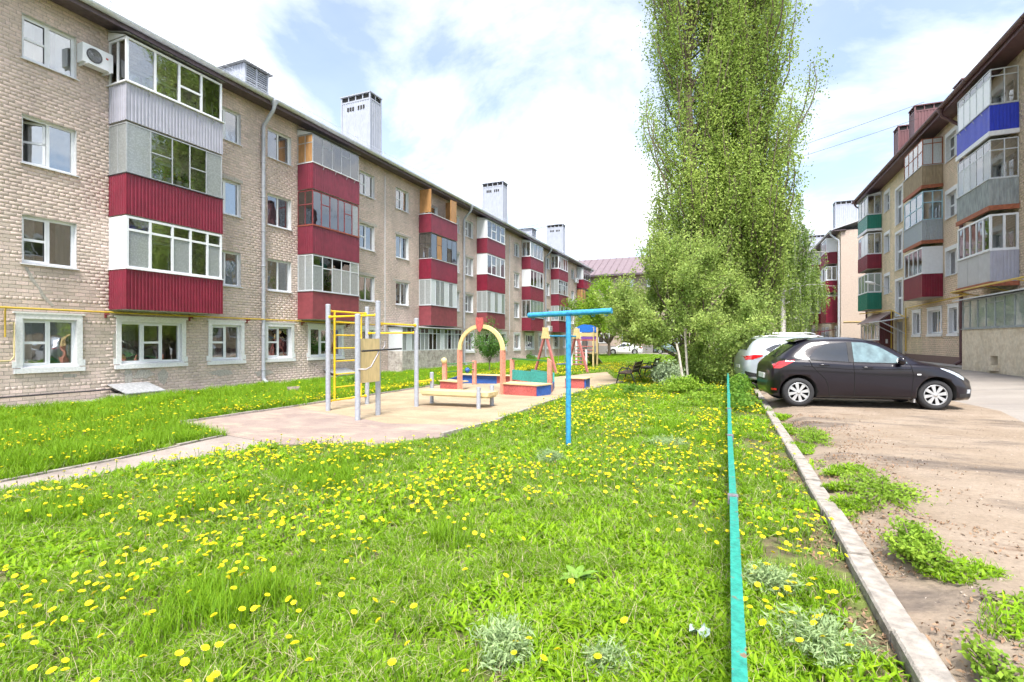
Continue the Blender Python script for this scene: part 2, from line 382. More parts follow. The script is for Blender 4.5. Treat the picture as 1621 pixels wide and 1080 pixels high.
m_chimd = mat('brown_violet_sheet', (.16,.072,.078), .45, var=.08, scale=1)
m_dark = mat('dark_void', (.03,.028,.027), .9)
m_inner = mat('dim_room', (.42,.39,.35), .95, var=.35, scale=.9)
m_curt = mat('lace_curtain', (.72,.71,.68), .9, var=.08, scale=12, transl=.3)
m_curt2 = mat('beige_curtain', (.50,.41,.31), .9, var=.1, scale=12, transl=.2)
m_yel = mat('yellow_gas_paint', (.62,.42,.06), .5, var=.1, scale=5)
m_gl = glass('window_glass', (.88,.92,.93), .32)
m_gl2 = glass('balcony_glass', (.92,.94,.95), .20)
m_fro = glass('frosted_glass', (.9,.95,.95), .04, .80, (.62,.66,.67))
m_glgreen = glass('greenish_glass', (.75,.88,.83), .08, .72, (.62,.72,.68))
m_silv = mat('silver_film', (.60,.63,.66), .55, var=.15, scale=9)
KM = dict(c=m_gl2, f=m_fro, g=m_glgreen, w=m_pvc, d=m_wood, s=m_silv)
class Facade:
    def __init__(s, u, sg): s.u = u; s.sg = sg
    def p(s, v, o, z): return (s.u+s.sg*o, v, z)
    def box(s, mb, v0, v1, o0, o1, z0, z1, m=0): mb.box(s.u+s.sg*o0, s.u+s.sg*o1, v0, v1, z0, z1, m)
def ribbed(mb, a, b, z0, z1, pitch=.105, dep=.014, out=None, m=0):
    """profiled sheet between plan points a and b; out = outward plan normal"""
    a = Vector((a[0],a[1],0)); b = Vector((b[0],b[1],0)); L = (b-a).length; d = (b-a)/L
    n = Vector((out[0],out[1],0)); k = max(2, round(L/pitch)); pr = []
    for i in range(k):
        for t, h in ((0,0),(.30,0),(.42,1),(.88,1)): pr.append(((i+t)/k*L, h*dep))
    pr.append((L, 0))
    mb.grid([[tuple(a+d*t+n*h+Vector((0,0,z))) for t, h in pr] for z in (z0, z1)], m, False)
def wall(F, par, v0, v1, z0, z1, ops, zc=0, bmat=m_brick, mmat=m_mortar, nsingle=0, brick_to=1e9, plaster=m_trim, depth=.16):
    """wall backing with real openings, reveals, and bricks laid in courses on it"""
    vs_ = sorted({v0, v1} | {o[0] for o in ops} | {o[1] for o in ops}); zs_ = sorted({z0, z1} | {o[2] for o in ops} | {o[3] for o in ops})
    mb = MB()
    for i in range(len(vs_)-1):
        for j in range(len(zs_)-1):
            vm = (vs_[i]+vs_[i+1])/2; zm = (zs_[j]+zs_[j+1])/2
            if any(o[0] < vm < o[1] and o[2] < zm < o[3] for o in ops): continue
            mb.add([F.p(vs_[i],0,zs_[j]),F.p(vs_[i+1],0,zs_[j]),F.p(vs_[i+1],0,zs_[j+1]),F.p(vs_[i],0,zs_[j+1])], [(0,1,2,3)], 0)
    for o in ops:
        a, b, c, d = o[:4]; e = .012
        for q in ([(a,c),(b,c)],[(b,c),(b,d)],[(b,d),(a,d)],[(a,d),(a,c)]):
            mb.add([F.p(q[0][0],e,q[0][1]),F.p(q[1][0],e,q[1][1]),F.p(q[1][0],-depth-.1,q[1][1]),F.p(q[0][0],-depth-.1,q[0][1])], [(0,1,2,3)], 1)
    w = mb.build('wall', [mmat, plaster], par)
    # bricks
    B = []   # v0,v1,z0,z1
    r = 0; z = zc
    while z < z1-.05:
        zm = z+.05; header = (r % 6 == 5); Lb = .132 if header else .262
        cut = [(o[0], o[1]) for o in ops if o[2] < zm < o[3]]
        cut.sort(); iv = []; s = v0
        for a, b in cut: iv.append((s, a)); s = max(s, b)
        iv.append((s, min(v1, brick_to)))
        offv = (r % 2)*.131 + RN.uniform(-.02,.02)
        for a, b in iv:
            k0 = math.floor((a-offv)/Lb); k1 = math.ceil((b-offv)/Lb)
            for k in range(k0, k1):
                p = max(a+.004, offv+k*Lb+.006); q = min(b-.004, offv+(k+1)*Lb-.006)
                if q-p > .045 and z+.006 > z0: B.append((p, q, z+.006, z+.094))
        z += .1; r += 1
    B = np.array(B)
    if len(B) == 0: return w
    if nsingle:
        dd = np.hypot((B[:,0]+B[:,1])/2 - 6.2, (B[:,2]+B[:,3])/2-1.5)
        full = (np.abs((B[:,1]-B[:,0])-.25) < .003) & (B[:,0] > 6.5)
        idx = np.where(full)[0]; idx = idx[np.argsort(dd[idx])][:nsingle]
        pb = MB(); h = .006
        pb.add([(0,-.125,-.044),(0,.125,-.044),(0,.125,.044),(0,-.125,.044),(h,-.122,-.041),(h,.122,-.041),(h,.122,.041),(h,-.122,.041)],
               [(4,5,6,7),(0,1,5,4),(1,2,6,5),(2,3,7,6),(3,0,4,7)])
        proto = pb.build('brick', m_brick1, w); me = proto.data; D.objects.remove(proto)
        # mesh built relative to the wall's origin: shift back
        oo = np.array(ORG[w.name]); co = np.empty(len(me.vertices)*3, dtype=np.float32); me.vertices.foreach_get('co', co)
        me.vertices.foreach_set('co', (co.reshape(-1,3)+oo).ravel())
        for i in idx:
            o = D.objects.new('brick', me); C.objects.link(o); o.parent = w
            o.location = (F.u+F.sg*RN.uniform(-.002,.003)-oo[0], (B[i,0]+B[i,1])/2-oo[1], (B[i,2]+B[i,3])/2-oo[2])
            o.rotation_euler = (RN.uniform(-.012,.012), 0, 0)
        keep = np.ones(len(B), bool); keep[idx] = False; B = B[keep]
    n = len(B); P = np.zeros((n, 8, 3), dtype=np.float32)
    jit = NR.uniform(-.003,.003,(n,4,2)); h = .005+NR.uniform(-.002,.002,n)
    cs = [(0,2),(1,2),(1,3),(0,3)]
    for k, (a, b) in enumerate(cs):
        vv = B[:,a]+jit[:,k,0]; zz_ = B[:,b]+jit[:,k,1]; ins = .003
        P[:,k,0] = F.u; P[:,k,1] = vv; P[:,k,2] = zz_
        P[:,4+k,0] = F.u+F.sg*h; P[:,4+k,1] = vv+(ins if a == 0 else -ins); P[:,4+k,2] = zz_+(ins if b == 2 else -ins)
    fq = np.array([(4,5,6,7),(0,1,5,4),(1,2,6,5),(2,3,7,6),(3,0,4,7)])
    if F.sg < 0: fq = fq[:, ::-1]
    Q = (np.arange(n)[:,None,None]*8+fq[None]).reshape(-1,4)
    tint = np.repeat(np.clip(NR.normal(.5,.17,n),0,1), 8)
    o = np_mesh('brickwork', P.reshape(-1,3), Q, bmat, w, tint); o['kind'] = 'stuff'
    return w
def bars(mb, F, v0, v1, z0, z1, o0, o1, t, cols, m=0, trans=()):
    """frame with mullions at cols (absolute v), transoms (v0,v1,z)"""
    F.box(mb, v0, v1, o0, o1, z0, z0+t, m); F.box(mb, v0, v1, o0, o1, z1-t, z1, m)
    for c in [v0+t/2]+list(cols)+[v1-t/2]: F.box(mb, c-t/2, c+t/2, o0+.002, o1-.002, z0+t, z1-t, m)
    for a, b, z in trans: F.box(mb, a, b, o0+.004, o1-.004, z-t/2, z+t/2, m)
def window(F, par, v0, v1, z0, z1, n=2, casing=False, rec=.11, trans=None, curt=None, sill=True, glassm=None, fm=None, open_=None):
    fm = fm or m_pvc
    cols = [v0+(v1-v0)*k/n for k in range(1, n)]; t = .07
    mb = MB(); trl = []
    ed = [v0]+cols+[v1]
    if trans is not None and trans >= 0: trl = [(ed[trans], ed[trans+1], z0+(z1-z0)*.5)]
    bars(mb, F, v0, v1, z0, z1, -rec-.06, -rec, t, cols, 0, trl)
    if trans is not None and trans >= 0:   # opening sash stands a little proud with its own thicker frame
        a, b = ed[trans]+t*.55, ed[trans+1]-t*.55
        for q in ((a, a+.045), (b-.045, b)): F.box(mb, *q, -rec, -rec+.012, z0+t*.8, z1-t*.8, 0)
        F.box(mb, a+.045, b-.045, -rec, -rec+.012, z0+t*.8, z0+t*.8+.045, 0); F.box(mb, a+.045, b-.045, -rec, -rec+.012, z1-t*.8-.045, z1-t*.8, 0)
    w = mb.build('window', fm, par)
    for k in range(n):
        if open_ == k: continue
        a, b = ed[k]+t*.5, ed[k+1]-t*.5
        zz = [(z0+t, z1-t)] if not (trans == k) else [(z0+t, z0+(z1-z0)*.5-t/2), (z0+(z1-z0)*.5+t/2, z1-t)]
        for c, d in zz:
            pm = MB(); F.box(pm, a, b, -rec-.035, -rec-.027, c, d); pm.build('pane', glassm or m_gl, w)
    if open_ is not None:   # sash swung inwards
        a, b = ed[open_]+t*.5, ed[open_+1]-t*.5; L = b-a; an = rad(35)
        hx = Vector(F.p(b, -rec-.05, z0+t)); e = Vector((-F.sg*math.sin(an), -math.cos(an), 0))
        pm = MB()
        for (s0, s1, c, d) in ((0,.06,0,1),(L-.06,L,0,1)): pm.beam(hx+e*s0+Vector((0,0,.6)), hx+e*s1+Vector((0,0,.6)), .05, 1.16)
        for zz_ in (.02, .6, z1-z0-2*t-.02): pm.beam(hx+Vector((0,0,zz_)), hx+e*L+Vector((0,0,zz_)), .05, .06)
        pm.build('open_sash', fm, w)
        pm = MB(); pm.beam(hx+e*.05+Vector((0,0,.57)), hx+e*(L-.05)+Vector((0,0,.57)), .008, 1.05); pm.build('pane', m_gl, w)
    if sill:
        sm = MB(); e = .05
        P = [F.p(v0-e, -rec+.002, z0+.012), F.p(v0-e, .07, z0-.02), F.p(v0-e, .07, z0-.045), F.p(v0-e, .055, z0-.045), F.p(v0-e,.05,z0-.03), F.p(v0-e,-rec+.002,z0-.003)]
        sm.prism(P, (0, v1-v0+2*e, 0)); sm.build('sill', m_white, w)
    if casing:
        cm = MB(); k = .14; pr = .045
        F.box(cm, v0-k, v0, .012, pr, z0-.02, z1+k); F.box(cm, v1, v1+k, .012, pr, z0-.02, z1+k)
        F.box(cm, v0, v1, .012, pr, z1, z1+k)
        F.box(cm, v0-k-.06, v1+k+.06, .012, pr+.02, z1+k, z1+k+.05)
        F.box(cm, v0-k-.05, v1+k+.05, .012, pr+.035, z0-.17, z0-.048)
        F.box(cm, v0-k-.07, v0-k, .012, pr-.01, z0-.02, z0+.16); F.box(cm, v1+k, v1+k+.07, .012, pr-.01, z0-.02, z0+.16)
        cm.build('casing', m_trim, w)
    if curt:
        for (a, b, mm, top) in curt:
            va, vb = v0+(v1-v0)*a, v0+(v1-v0)*b; k = max(6, int((vb-va)*26)); cm = MB()
            cm.grid([[F.p(va+(vb-va)*i/k, -rec-.16+.022*math.sin(i*1.9)+RN.uniform(-.006,.006), z) for i in range(k+1)] for z in (z0+.02, z0+(z1-z0)*top)], 0, True)
            cm.build('curtain', mm, w)
    return w
def rand_curt():
    r = RN.random()
    if r < .42: return [(0.03,.97,m_curt,1.0)]
    if r < .68: return [(.03,.32,m_curt,1.0),(.7,.97,m_curt,1.0)]
    if r < .75: return [(.03,.97,m_curt2,1.0)]
    if r < .85: return [(.03,.97,m_curt,.5)]
    return None
def balcony(F, par, v0, v1, zb, zt, zg, pr, pm, fm, front, side='c', rib=True, t=.05, top=None, ledge=m_white, slab=m_conc, slabm=False, smat=None, lab=None, brackets=False, roofm=m_roof, over=.03, glazed=True, sidetr=None):
    """front: list of (fraction, kind, transom) cells from v0 to v1; side: kind for the v0 and v1 ends"""
    sb = MB(); F.box(sb, v0+.02, v1-.02, .013, pr-.02, zb-.02, zb+.10)
    b = sb.build('balcony', slab, par)
    if lab: b['label'] = lab
    if slabm:   # painted slab edge standing below the panel
        e = MB(); F.box(e, v0-.05, v1+.05, pr-.035, pr+.05, zb-.17, zb+.003); F.box(e, v0-.05, v0+.035, .013, pr-.035, zb-.17, zb+.003)
        e.build('slab_edge', slabm, b)
    pb = MB(); n_ = (F.sg, 0)
    A = (F.u+F.sg*.012, v0); B_ = (F.u+F.sg*pr, v0); C_ = (F.u+F.sg*pr, v1); D_ = (F.u+F.sg*.012, v1)
    d = .014 if rib else .0
    if rib:
        ribbed(pb, A, B_, zb, zt, out=(0,-1)); ribbed(pb, B_, C_, zb, zt, out=n_); ribbed(pb, C_, D_, zb, zt, out=(0,1))
        for (vv) in (v0, v1): F.box(pb, vv-.018, vv+.018, pr-.018, pr+.018, zb, zt)
    else:
        F.box(pb, v0, v1, pr-.012, pr, zb, zt)
        nj = 3
        for k in range(1, nj): F.box(pb, v0+(v1-v0)*k/nj-.012, v0+(v1-v0)*k/nj+.012, pr, pr+.005, zb+.01, zt-.01)
        F.box(pb, v0, v0+.012, .012, pr-.012, zb, zt); F.box(pb, v1-.012, v1, .012, pr-.012, zb, zt)
    if smat:
        p2 = MB(); ribbed(p2, (A[0], v0-.02), (B_[0], v0-.02), zb+.002, zt-.002, out=(0,-1)); p2.build('side_panel', smat, b)
    pb.build('panel', pm, b)
    # ledge on top of the panel
    lb = MB(); F.box(lb, v0-over, v1+over, pr-.06, pr+over+.02, zt, zt+.03); F.box(lb, v0-over, v0+.05, .012, pr-.06, zt, zt+.03); F.box(lb, v1-.05, v1+over, .012, pr-.06, zt, zt+.03)
    lb.build('ledge', ledge, b)
    if brackets:
        k = MB()
        for q in (.2,.45,.7,.88):
            vv = v0+(v1-v0)*q; k.beam(F.p(vv, pr+.01, zt-.16), F.p(vv+.02, pr+.09, zt-.01), .025, .012)
        k.build('bracket', m_alu, b)
    zl = zt+.03
    if glazed:
        fb = MB(); vv = v0; cells = []; tot = sum(c[0] for c in front)
        for fr, kd, tr in front:
            w_ = (v1-v0)*fr/tot; cells.append((vv, vv+w_, kd, tr)); vv += w_
        po = pr
        F.box(fb, v0, v1, po-t, po, zl, zl+t); F.box(fb, v0, v1, po-t, po, zg-t, zg)
        for k, (a, c, kd, tr) in enumerate(cells):
            if k: F.box(fb, a-t/2, a+t/2, po-t+.002, po-.002, zl+t, zg-t)
            if tr: F.box(fb, a+t/2, c-t/2, po-t+.004, po-.004, zl+(zg-zl)*tr-t/2, zl+(zg-zl)*tr+t/2)
        for vv in (v0, v1-t): F.box(fb, vv, vv+t, po-t+.001, po-.001, zl+t, zg-t)
        for vv in (v0, v1-t):
            F.box(fb, vv+.001, vv+t-.001, .012, po-t, zl, zl+t); F.box(fb, vv+.001, vv+t-.001, .012, po-t, zg-t, zg)
            F.box(fb, vv+.002, vv+t-.002, .012, .012+t, zl+t, zg-t)
            if side in 'cfgds': F.box(fb, vv+.003, vv+t-.003, po*.5-t/2, po*.5+t/2, zl+t, zg-t)
            if sidetr and side in 'cfgds': F.box(fb, vv+.004, vv+t-.004, .012+t, po-t, zl+(zg-zl)*sidetr-t/2, zl+(zg-zl)*sidetr+t/2)
        fb.build('glazing_frame', fm, b)
        for k, (a, c, kd, tr) in enumerate(cells):
            if kd == 'o': continue
            ks = kd if len(kd) > 1 else kd+kd
            zz = [(zl+t, zg-t, ks[0])] if not tr else [(zl+t, zl+(zg-zl)*tr-t/2, ks[0]), (zl+(zg-zl)*tr+t/2, zg-t, ks[1])]
            for (c0, c1, kk) in zz:
                if kk == 'o': continue
                q = MB(); F.box(q, a+t*.5, c-t*.5, po-t*.5-.004, po-t*.5+.004, c0, c1); q.build('pane', KM[kk], b)
        for vv, nm in ((v0, 'n'), (v1-t, 'f')):
            if side == 'o': continue
            if side in 'wd' and not (side == 'd'):
                q = MB(); F.box(q, vv+.008, vv+t-.008, .012+t, po-t, zl+t, zg-t); q.build('end_panel', KM[side], b)
            else:
                for (o0, o1) in ((.012+t, po*.5-t/2), (po*.5+t/2, po-t)):
                    q = MB(); F.box(q, vv+t*.5-.004, vv+t*.5+.004, o0, o1, zl+t, zg-t); q.build('pane', KM[side], b)
    if top:   # pitched sheet roof over the top balcony
        rb = MB(); zr = zg+.02
        prof = []
        k = round((v1-v0+.2)/.09)
        rb.grid([[F.p(v0-.1+(v1-v0+.2)*i/k, o, z+(.02 if i % 2 else 0)) for i in range(k+1)] for o, z in ((.015, zr+top), (pr+.14, zr+.02))], 0, False)
        rb.prism([F.p(v0-.02, .013, zr), F.p(v0-.02, pr, zr), F.p(v0-.02, .013, zr+top-.01)], (0, .02, 0), 1)
        rb.prism([F.p(v1, .013, zr), F.p(v1, pr, zr), F.p(v1, .013, zr+top-.01)], (0, .02, 0), 1)
        rb.build('canopy', [roofm, m_white], b)
    return b
def downpipe(F, par, v, ztop, zbot, oe, m, r=.055, hopper=True):
    mb = MB()
    mb.tube([F.p(v, oe, ztop), F.p(v, oe, ztop-.22), F.p(v, oe-.05, ztop-.36), F.p(v, .16, ztop-.86), F.p(v, .12, ztop-1.0), F.p(v, .12, zbot+.32), F.p(v, .14, zbot+.2), F.p(v, .34, zbot+.08)], r, 10)
    d = mb.build('downpipe', m, par)
    if hopper:
        h = MB(); h.lathe([(.06,-.32),(.075,-.22),(.17,-.03),(.17,0),(.15,0)], F.p(v, oe, ztop+.02), (0,0,1), 12); h.build('hopper', m, d)
    z = zbot+.6
    while z < ztop-1.1:
        MB().lathe([(r+.002,-.02),(r+.012,-.02),(r+.012,.02),(r+.002,.02)], F.p(v,.12,z), (0,0,1), 10).build('clamp', m, d); z += 1.4
def eave(F, par, v0, v1, z, out, depth_roof, rise, fasc, gut, roofm, gutter=True, brk=1.1):
    e = MB()
    F.box(e, v0-.3, v1+.3, -.4, out-.02, z-.10, z-.02); e.build('soffit', fasc, par)
    e = MB(); F.box(e, v0-.32, v1+.32, out-.02, out+.012, z-.17, z+.05); e.build('fascia', fasc, par)
    r = MB(); hw = depth_roof/2
    P = [F.p(v0-.35, out+.05, z+.052), F.p(v0-.35, -hw, z+rise), F.p(v0-.35, -depth_roof-.6, z+.052), F.p(v0-.35, -depth_roof-.6, z), F.p(v0-.35, -hw, z+rise-.06), F.p(v0-.35, out+.05, z+.0)]
    r.prism([P[0],P[1],P[4],P[5]], (0, v1-v0+.7, 0)); r.prism([P[1],P[2],P[3],P[4]], (0, v1-v0+.7, 0)); rf = r.build('roof', roofm, par)
    if gutter:
        q = MB(); n = 8; cr_ = .115; z = z+.075
        prof = [(out+.10+cr_*math.cos(math.pi+math.pi*i/n), z-.01+cr_*math.sin(math.pi+math.pi*i/n)) for i in range(n+1)]
        prof2 = [(out+.10+(cr_-.008)*math.cos(math.pi+math.pi*i/n), z-.01+(cr_-.008)*math.sin(math.pi+math.pi*i/n)) for i in range(n, -1, -1)]
        q.grid([[F.p(vv, o, zz_) for o, zz_ in prof+prof2] for vv in (v0-.3, v1+.3)], 0, False)
        gt = q.build('gutter', gut, par); vv = v0
        k = MB(); k.box(-.012,.012,-.012,.012,0,.02)
        while vv < v1:
            k = MB(); k.tube([F.p(vv, out+.10+(cr_+.006)*math.cos(math.pi+math.pi*i/6), z-.01+(cr_+.006)*math.sin(math.pi+math.pi*i/6)) for i in range(7)], .010, 4)
            k.build('gutter_bracket', gut, gt); vv += brk*(1 if vv < v0+30 else 2)
    z = z-.075 if gutter else z
    s = MB(); vv = v0; hh = .42
    sl_ = rise/(hw+out)
    zr = z+.06+sl_*.6
    while vv < v1:
        s.tube([F.p(vv, out-.45, zr), F.p(vv+.02, out-.35, zr+hh)], .010, 4, cap=False); s.tube([F.p(vv, out-.95, zr+.15), F.p(vv+.02, out-.35, zr+hh)], .008, 4, cap=False); vv += 2.2
    for h_ in (.22, .40): s.tube([F.p(v0, out-.40, zr+h_), F.p(v1, out-.40, zr+h_)], .009, 4, cap=False)
    s.build('snow_guard', gut, rf)
    return rf
def chimney(F, par, v0, v1, o0, o1, z0, z1, m, capm, vents=True):
    b = MB(); c = [(o0,v0),(o1,v0),(o1,v1),(o0,v1)]
    for k, n_ in enumerate([(0,-1),(F.sg,0),(0,1),(-F.sg,0)]):
        a = c[k]; e = c[(k+1) % 4]; ribbed(b, (F.u+F.sg*a[0], a[1]), (F.u+F.sg*e[0], e[1]), z0, z1-.3, .16, .02, n_)
    F.box(b, v0+.03, v1-.03, o0+.03, o1-.03, z0, z1-.02, 1)
    ch = b.build('ventilation_stack', [m, m_dark], par)
    q = MB(); F.box(q, v0-.08, v1+.08, o0-.08, o1+.08, z1, z1+.06)
    for (a, e) in c: F.box(q, e-.04, e+.04, a-.04, a+.04, z0, z1)
    nn = 4
    for k in range(1, nn): 
        F.box(q, v0-.02, v0+.02, o0+(o1-o0)*k/nn-.03, o0+(o1-o0)*k/nn+.03, z1-.3, z1)
    F.box(q, (v0+v1)/2-.03, (v0+v1)/2+.03, max(o0,o1)-.02, max(o0,o1)+.02, z1-.3, z1)
    F.box(q, v0-.03, v1+.03, o0-.03, o1+.03, z1-.36, z1-.28)
    q.build('cap', capm, ch)
    if vents:
        q = MB()
        for k in range(3):
            for bx in (.2, .58): 
                o = o0+(o1-o0)*(bx+.09*k); F.box(q, v0-.026, v0-.012, o, o+(o1-o0)*.06, z1-.85, z1-.62)
        q.build('vent_hole', m_dark, ch)
# ------------------------------------------------------------------ left apartment block
UL = -17.37; FL = Facade(UL, 1); VE = 67.5
LB = thing('apartment_building', (UL, 30, -.27), 'long four storey beige brick apartment block with maroon balconies and yellow gas pipe', 'building')
SZ = [(.8,2.1),(3.6,4.9),(6.3,7.6),(9.1,10.3)]
PB = [(2.46,3.66,5.26),(5.30,6.52,8.06),(8.12,9.24,10.62)]
upper = [(2.2,3.4),(4.6,5.8),(7.33,8.56),(12.75,13.95),(15.2,16.42),(20.85,22.05),(23.95,25.2),(30.3,31.4),(32.3,33.5),(38.2,39.4),(41.4,42.6),(47.6,48.8),(50.0,51.15),(55.9,57.1),(59.3,60.5)]
cols = [(9.39,12.5),(16.77,19.75),(26.3,29.5),(34.1,37.4),(43.2,46.7),(51.6,55.0),(61.8,65.2)]
ground_w = [(4.6,5.8,2),(7.33,8.56,2),(9.73,11.63,3),(12.75,13.95,2),(15.2,16.42,2),(17.5,19.5,3),(20.85,22.05,2),(32.3,33.5,2),(34.8,37.2,3),(38.2,39.5,2),(41.4,42.7,2),(44.2,46.3,3),(47.8,49.0,2),(50.0,51.2,2),(52.4,54.4,3),(56,57.2,2),(59.3,60.5,2),(62.4,64.4,3)]
ops = []
for f in (1,2,3):
    for a, b in upper: ops.append((a, b, *SZ[f]))
    for a, b in cols: ops.append((a+.45, a+2.2, SZ[f][0]-.5, SZ[f][1]-.1))
for a, b, n in ground_w: ops.append((a, b, *SZ[0]))
ops = [(a, b, round(c, 1), round(d, 1)) for a, b, c, d in ops]
wallL = wall(FL, LB, .5, VE, -.3, 11.1, ops, -.3, nsingle=290)
mb = MB(); FL.box(mb, .5, VE, -1.32, -1.3, -.3, 11.1); FL.box(mb, .5, .6, -12, 0, -.3, 11.1); FL.box(mb, VE-.1, VE, -12, -.001, -.3, 11.1); FL.box(mb, .5, VE, -12, -11.9, -.3, 11.1)
for z in (2.35, 5.15, 7.95, 10.75): FL.box(mb, .6, VE-.1, -1.3, -.3, z, z+.1)
vv = 1.6
for vv in [6.4, 9.0, 12.6, 14.5, 16.6, 19.9, 23, 26, 29.7, 31.9, 33.9, 37.6, 40, 43, 46.9, 49.6, 51.4, 55.2, 58, 61.5]: FL.box(mb, vv, vv+.08, -1.3, -.3, -.3, 11.1)
mb.build('inner_wall', m_inner, LB)
for f in (1,2,3):
    for k, (a, b) in enumerate(upper):
        c, d = round(SZ[f][0],1), round(SZ[f][1],1)
        window(FL, LB, a, b, c, d, 2, trans=RN.choice([0,0,None]) if not (f == 2 and k == 2) else None, curt=rand_curt(), open_=0 if (f == 2 and k == 2) else None)
        if RN.random() < .75 and f < 3 and a < 45:
            lb = MB(); va, vb = a-RN.uniform(.08,.3), b+RN.uniform(.05,.25); q = 9
            top = [FL.p(va+(vb-va)*i/q, .016, d+.16+RN.uniform(-.05,.05)) for i in range(q+1)]
            lb.prism([FL.p(va, .016, d+.02), FL.p(vb, .016, d+.02)]+top[::-1], (-.006,0,0)); lb.build('lintel', m_plaster, wallL)
    for a, b in cols:
        window(FL, LB, a+.45, a+2.2, round(SZ[f][0]-.5,1), round(SZ[f][1]-.1,1), 2, sill=False, curt=rand_curt())
for a, b, n in ground_w:
    window(FL, LB, a, b, .8, 2.1, n, casing=True, trans=0 if n == 2 else 1, curt=RN.choice([[(.03,.3,m_curt,1.0)],[(.03,.97,m_curt,1.0)],[(.03,.97,m_curt,.55)],[(.03,.25,m_curt,1.0),(.72,.97,m_curt,1.0)]]), rec=.08)
# balconies, column by column
E3 = lambda *k: [(1, q, None) for q in k]
def col(k, f, **kw):
    a, b = cols[k]; zb, zt, zg = PB[f]
    kw.setdefault('zg', zg); zg = kw.pop('zg')
    return balcony(FL, LB, a, b, zb, zt, zg, .88, **kw)
col(0,0, pm=m_red, fm=m_pvc, t=.07, front=[(1.15,'fc',.74),(1.15,'cc',.74),(1,'fc',.74),(1,'cc',.74),(.9,'fc',.74)], side='w', lab='cherry red balcony with white plastic glazing and solid white end')
col(0,1, pm=m_red, fm=m_alu, t=.035, front=[(1.2,'f',None),(1.15,'cc',.55),(1,'c',None),(1,'cc',.5),(1,'f',None)], side='f', ledge=m_darkf, lab='cherry red balcony with frosted end panes and potted flowers')
col(0,2, pm=m_lav, fm=m_pvc, t=.07, front=[(1.1,'c',None),(1,'c',None),(1,'cc',.45),(1,'c',None)], side='c', top=.28, lab='lavender grey balcony with white framed glazing', over=.06, brackets=True)
col(1,0, pm=m_maroon2, fm=m_silv, t=.04, rib=False, front=[(1,'fc',.7),(1,'cc',.66),(1,'fc',.7),(1,'fc',.7),(1,'fg',.7)], side='f', ledge=m_alu)
col(1,1, pm=m_maroon, fm=m_maroonf, t=.04, front=[(1,'c',None),(1,'cc',.66),(1,'c',None),(.8,'c',None),(1,'cc',.62),(.9,'f',None)], side='c', ledge=m_orange, sidetr=.6)
col(1,2, pm=m_maroon, fm=m_alu, t=.035, front=[(1,'c',None),(1,'cc',.7),(1,'c',None),(1,'cc',.7),(1,'c',None)], side='d', top=.28, brackets=True, sidetr=.7, zg=10.5)
col(2,0, pm=m_maroon2, fm=m_silv, t=.04, rib=False, front=E3('s','f','f','s','f','s'), side='f', ledge=m_alu)
col(2,1, pm=m_red, fm=m_darkf, t=.03, front=[(1,'c',None),(.9,'d',.6),(1,'c',None),(.9,'oc',.6),(1,'c',None)], side='c', sidetr=.6)
b23 = col(2,2, pm=m_maroon, fm=m_alu, front=[], glazed=False)
for (vv, o0, o1) in ((26.32,.05,.86),(29.42,.05,.86)):
    q = MB(); FL.box(q, vv, vv+.05, o0, o1, 9.35, 10.75); q.build('wood_screen', m_wood, b23)
q = MB(); FL.box(q, 28.75, 29.42, .80, .86, 9.30, 10.7); q.build('wood_screen', m_wood, b23)
col(3,0, pm=m_maroon2, fm=m_silv, t=.04, rib=False, front=E3('f','s','f','s','f'), side='f', ledge=m_alu)
col(3,1, pm=m_red, fm=m_pvc, t=.07, front=[(1,'c',None),(1,'cc',.5),(1,'f',None),(1,'c',None)], side='w')
col(3,2, pm=m_maroon, fm=m_pvc, t=.07, front=[(1,'c',None),(1,'cc',.5),(1,'c',None),(1,'cc',.5)], side='w', top=.25)
col(4,0, pm=m_maroon, fm=m_silv, t=.04, front=E3('g','g','g','g'), side='c', ledge=m_alu)
col(4,1, pm=m_maroon, fm=m_pvc, t=.07, front=E3('c','c','f','c'), side='w')
col(4,2, pm=m_maroon, fm=m_pvc, t=.06, front=E3('f','c','c','c'), side='c', top=.25)
col(5,0, pm=m_maroon, fm=m_silv, t=.05, front=E3('f','c','f','c'), side='f', ledge=m_alu)
col(5,1, pm=m_maroon, fm=m_silv, t=.05, front=[(1,'cc',.7),(1,'fc',.7),(1,'cc',.7),(1,'fc',.7)], side='f', ledge=m_alu)
col(5,2, pm=m_maroon, fm=m_pvc, t=.07, front=E3('c','f','c','c'), side='c', top=.25)
col(6,0, pm=m_maroon, fm=m_silv, t=.05, front=E3('f','c','f'), side='f', ledge=m_alu)
col(6,1, pm=m_maroon2, fm=m_darkf, t=.05, front=E3('d','o','c'), side='d', ledge=m_alu)
col(6,2, pm=m_red, fm=m_alu, t=.05, front=[(1,'cc',.6),(1,'cc',.6),(1,'cc',.6)], side='s', top=.25)
rfL = eave(FL, LB, .5, VE, 11.1, .62, 12, 2.2, m_fascia, m_gutter, m_roof)
for v, zz_ in ((14.9, -.27), (31.9,-.27), (49.6,-.27), (66.6,-.27)): downpipe(FL, LB, v, 11.1, zz_, .71, m_pipe, .075)
for v in (22.9, 40.3, 57.6):
    q = MB(); q.tube([FL.p(v,.05,10.6), FL.p(v,.05,2.0)], .025, 6); q.build('cable_conduit', m_white, LB)
for v0, z1 in ((23.06,15.5),(41.4,15.8),(59.4,15.8)): chimney(FL, rfL.parent, v0, v0+.95, -3.1, -1.1, 11.3, z1, m_chim, m_chim)
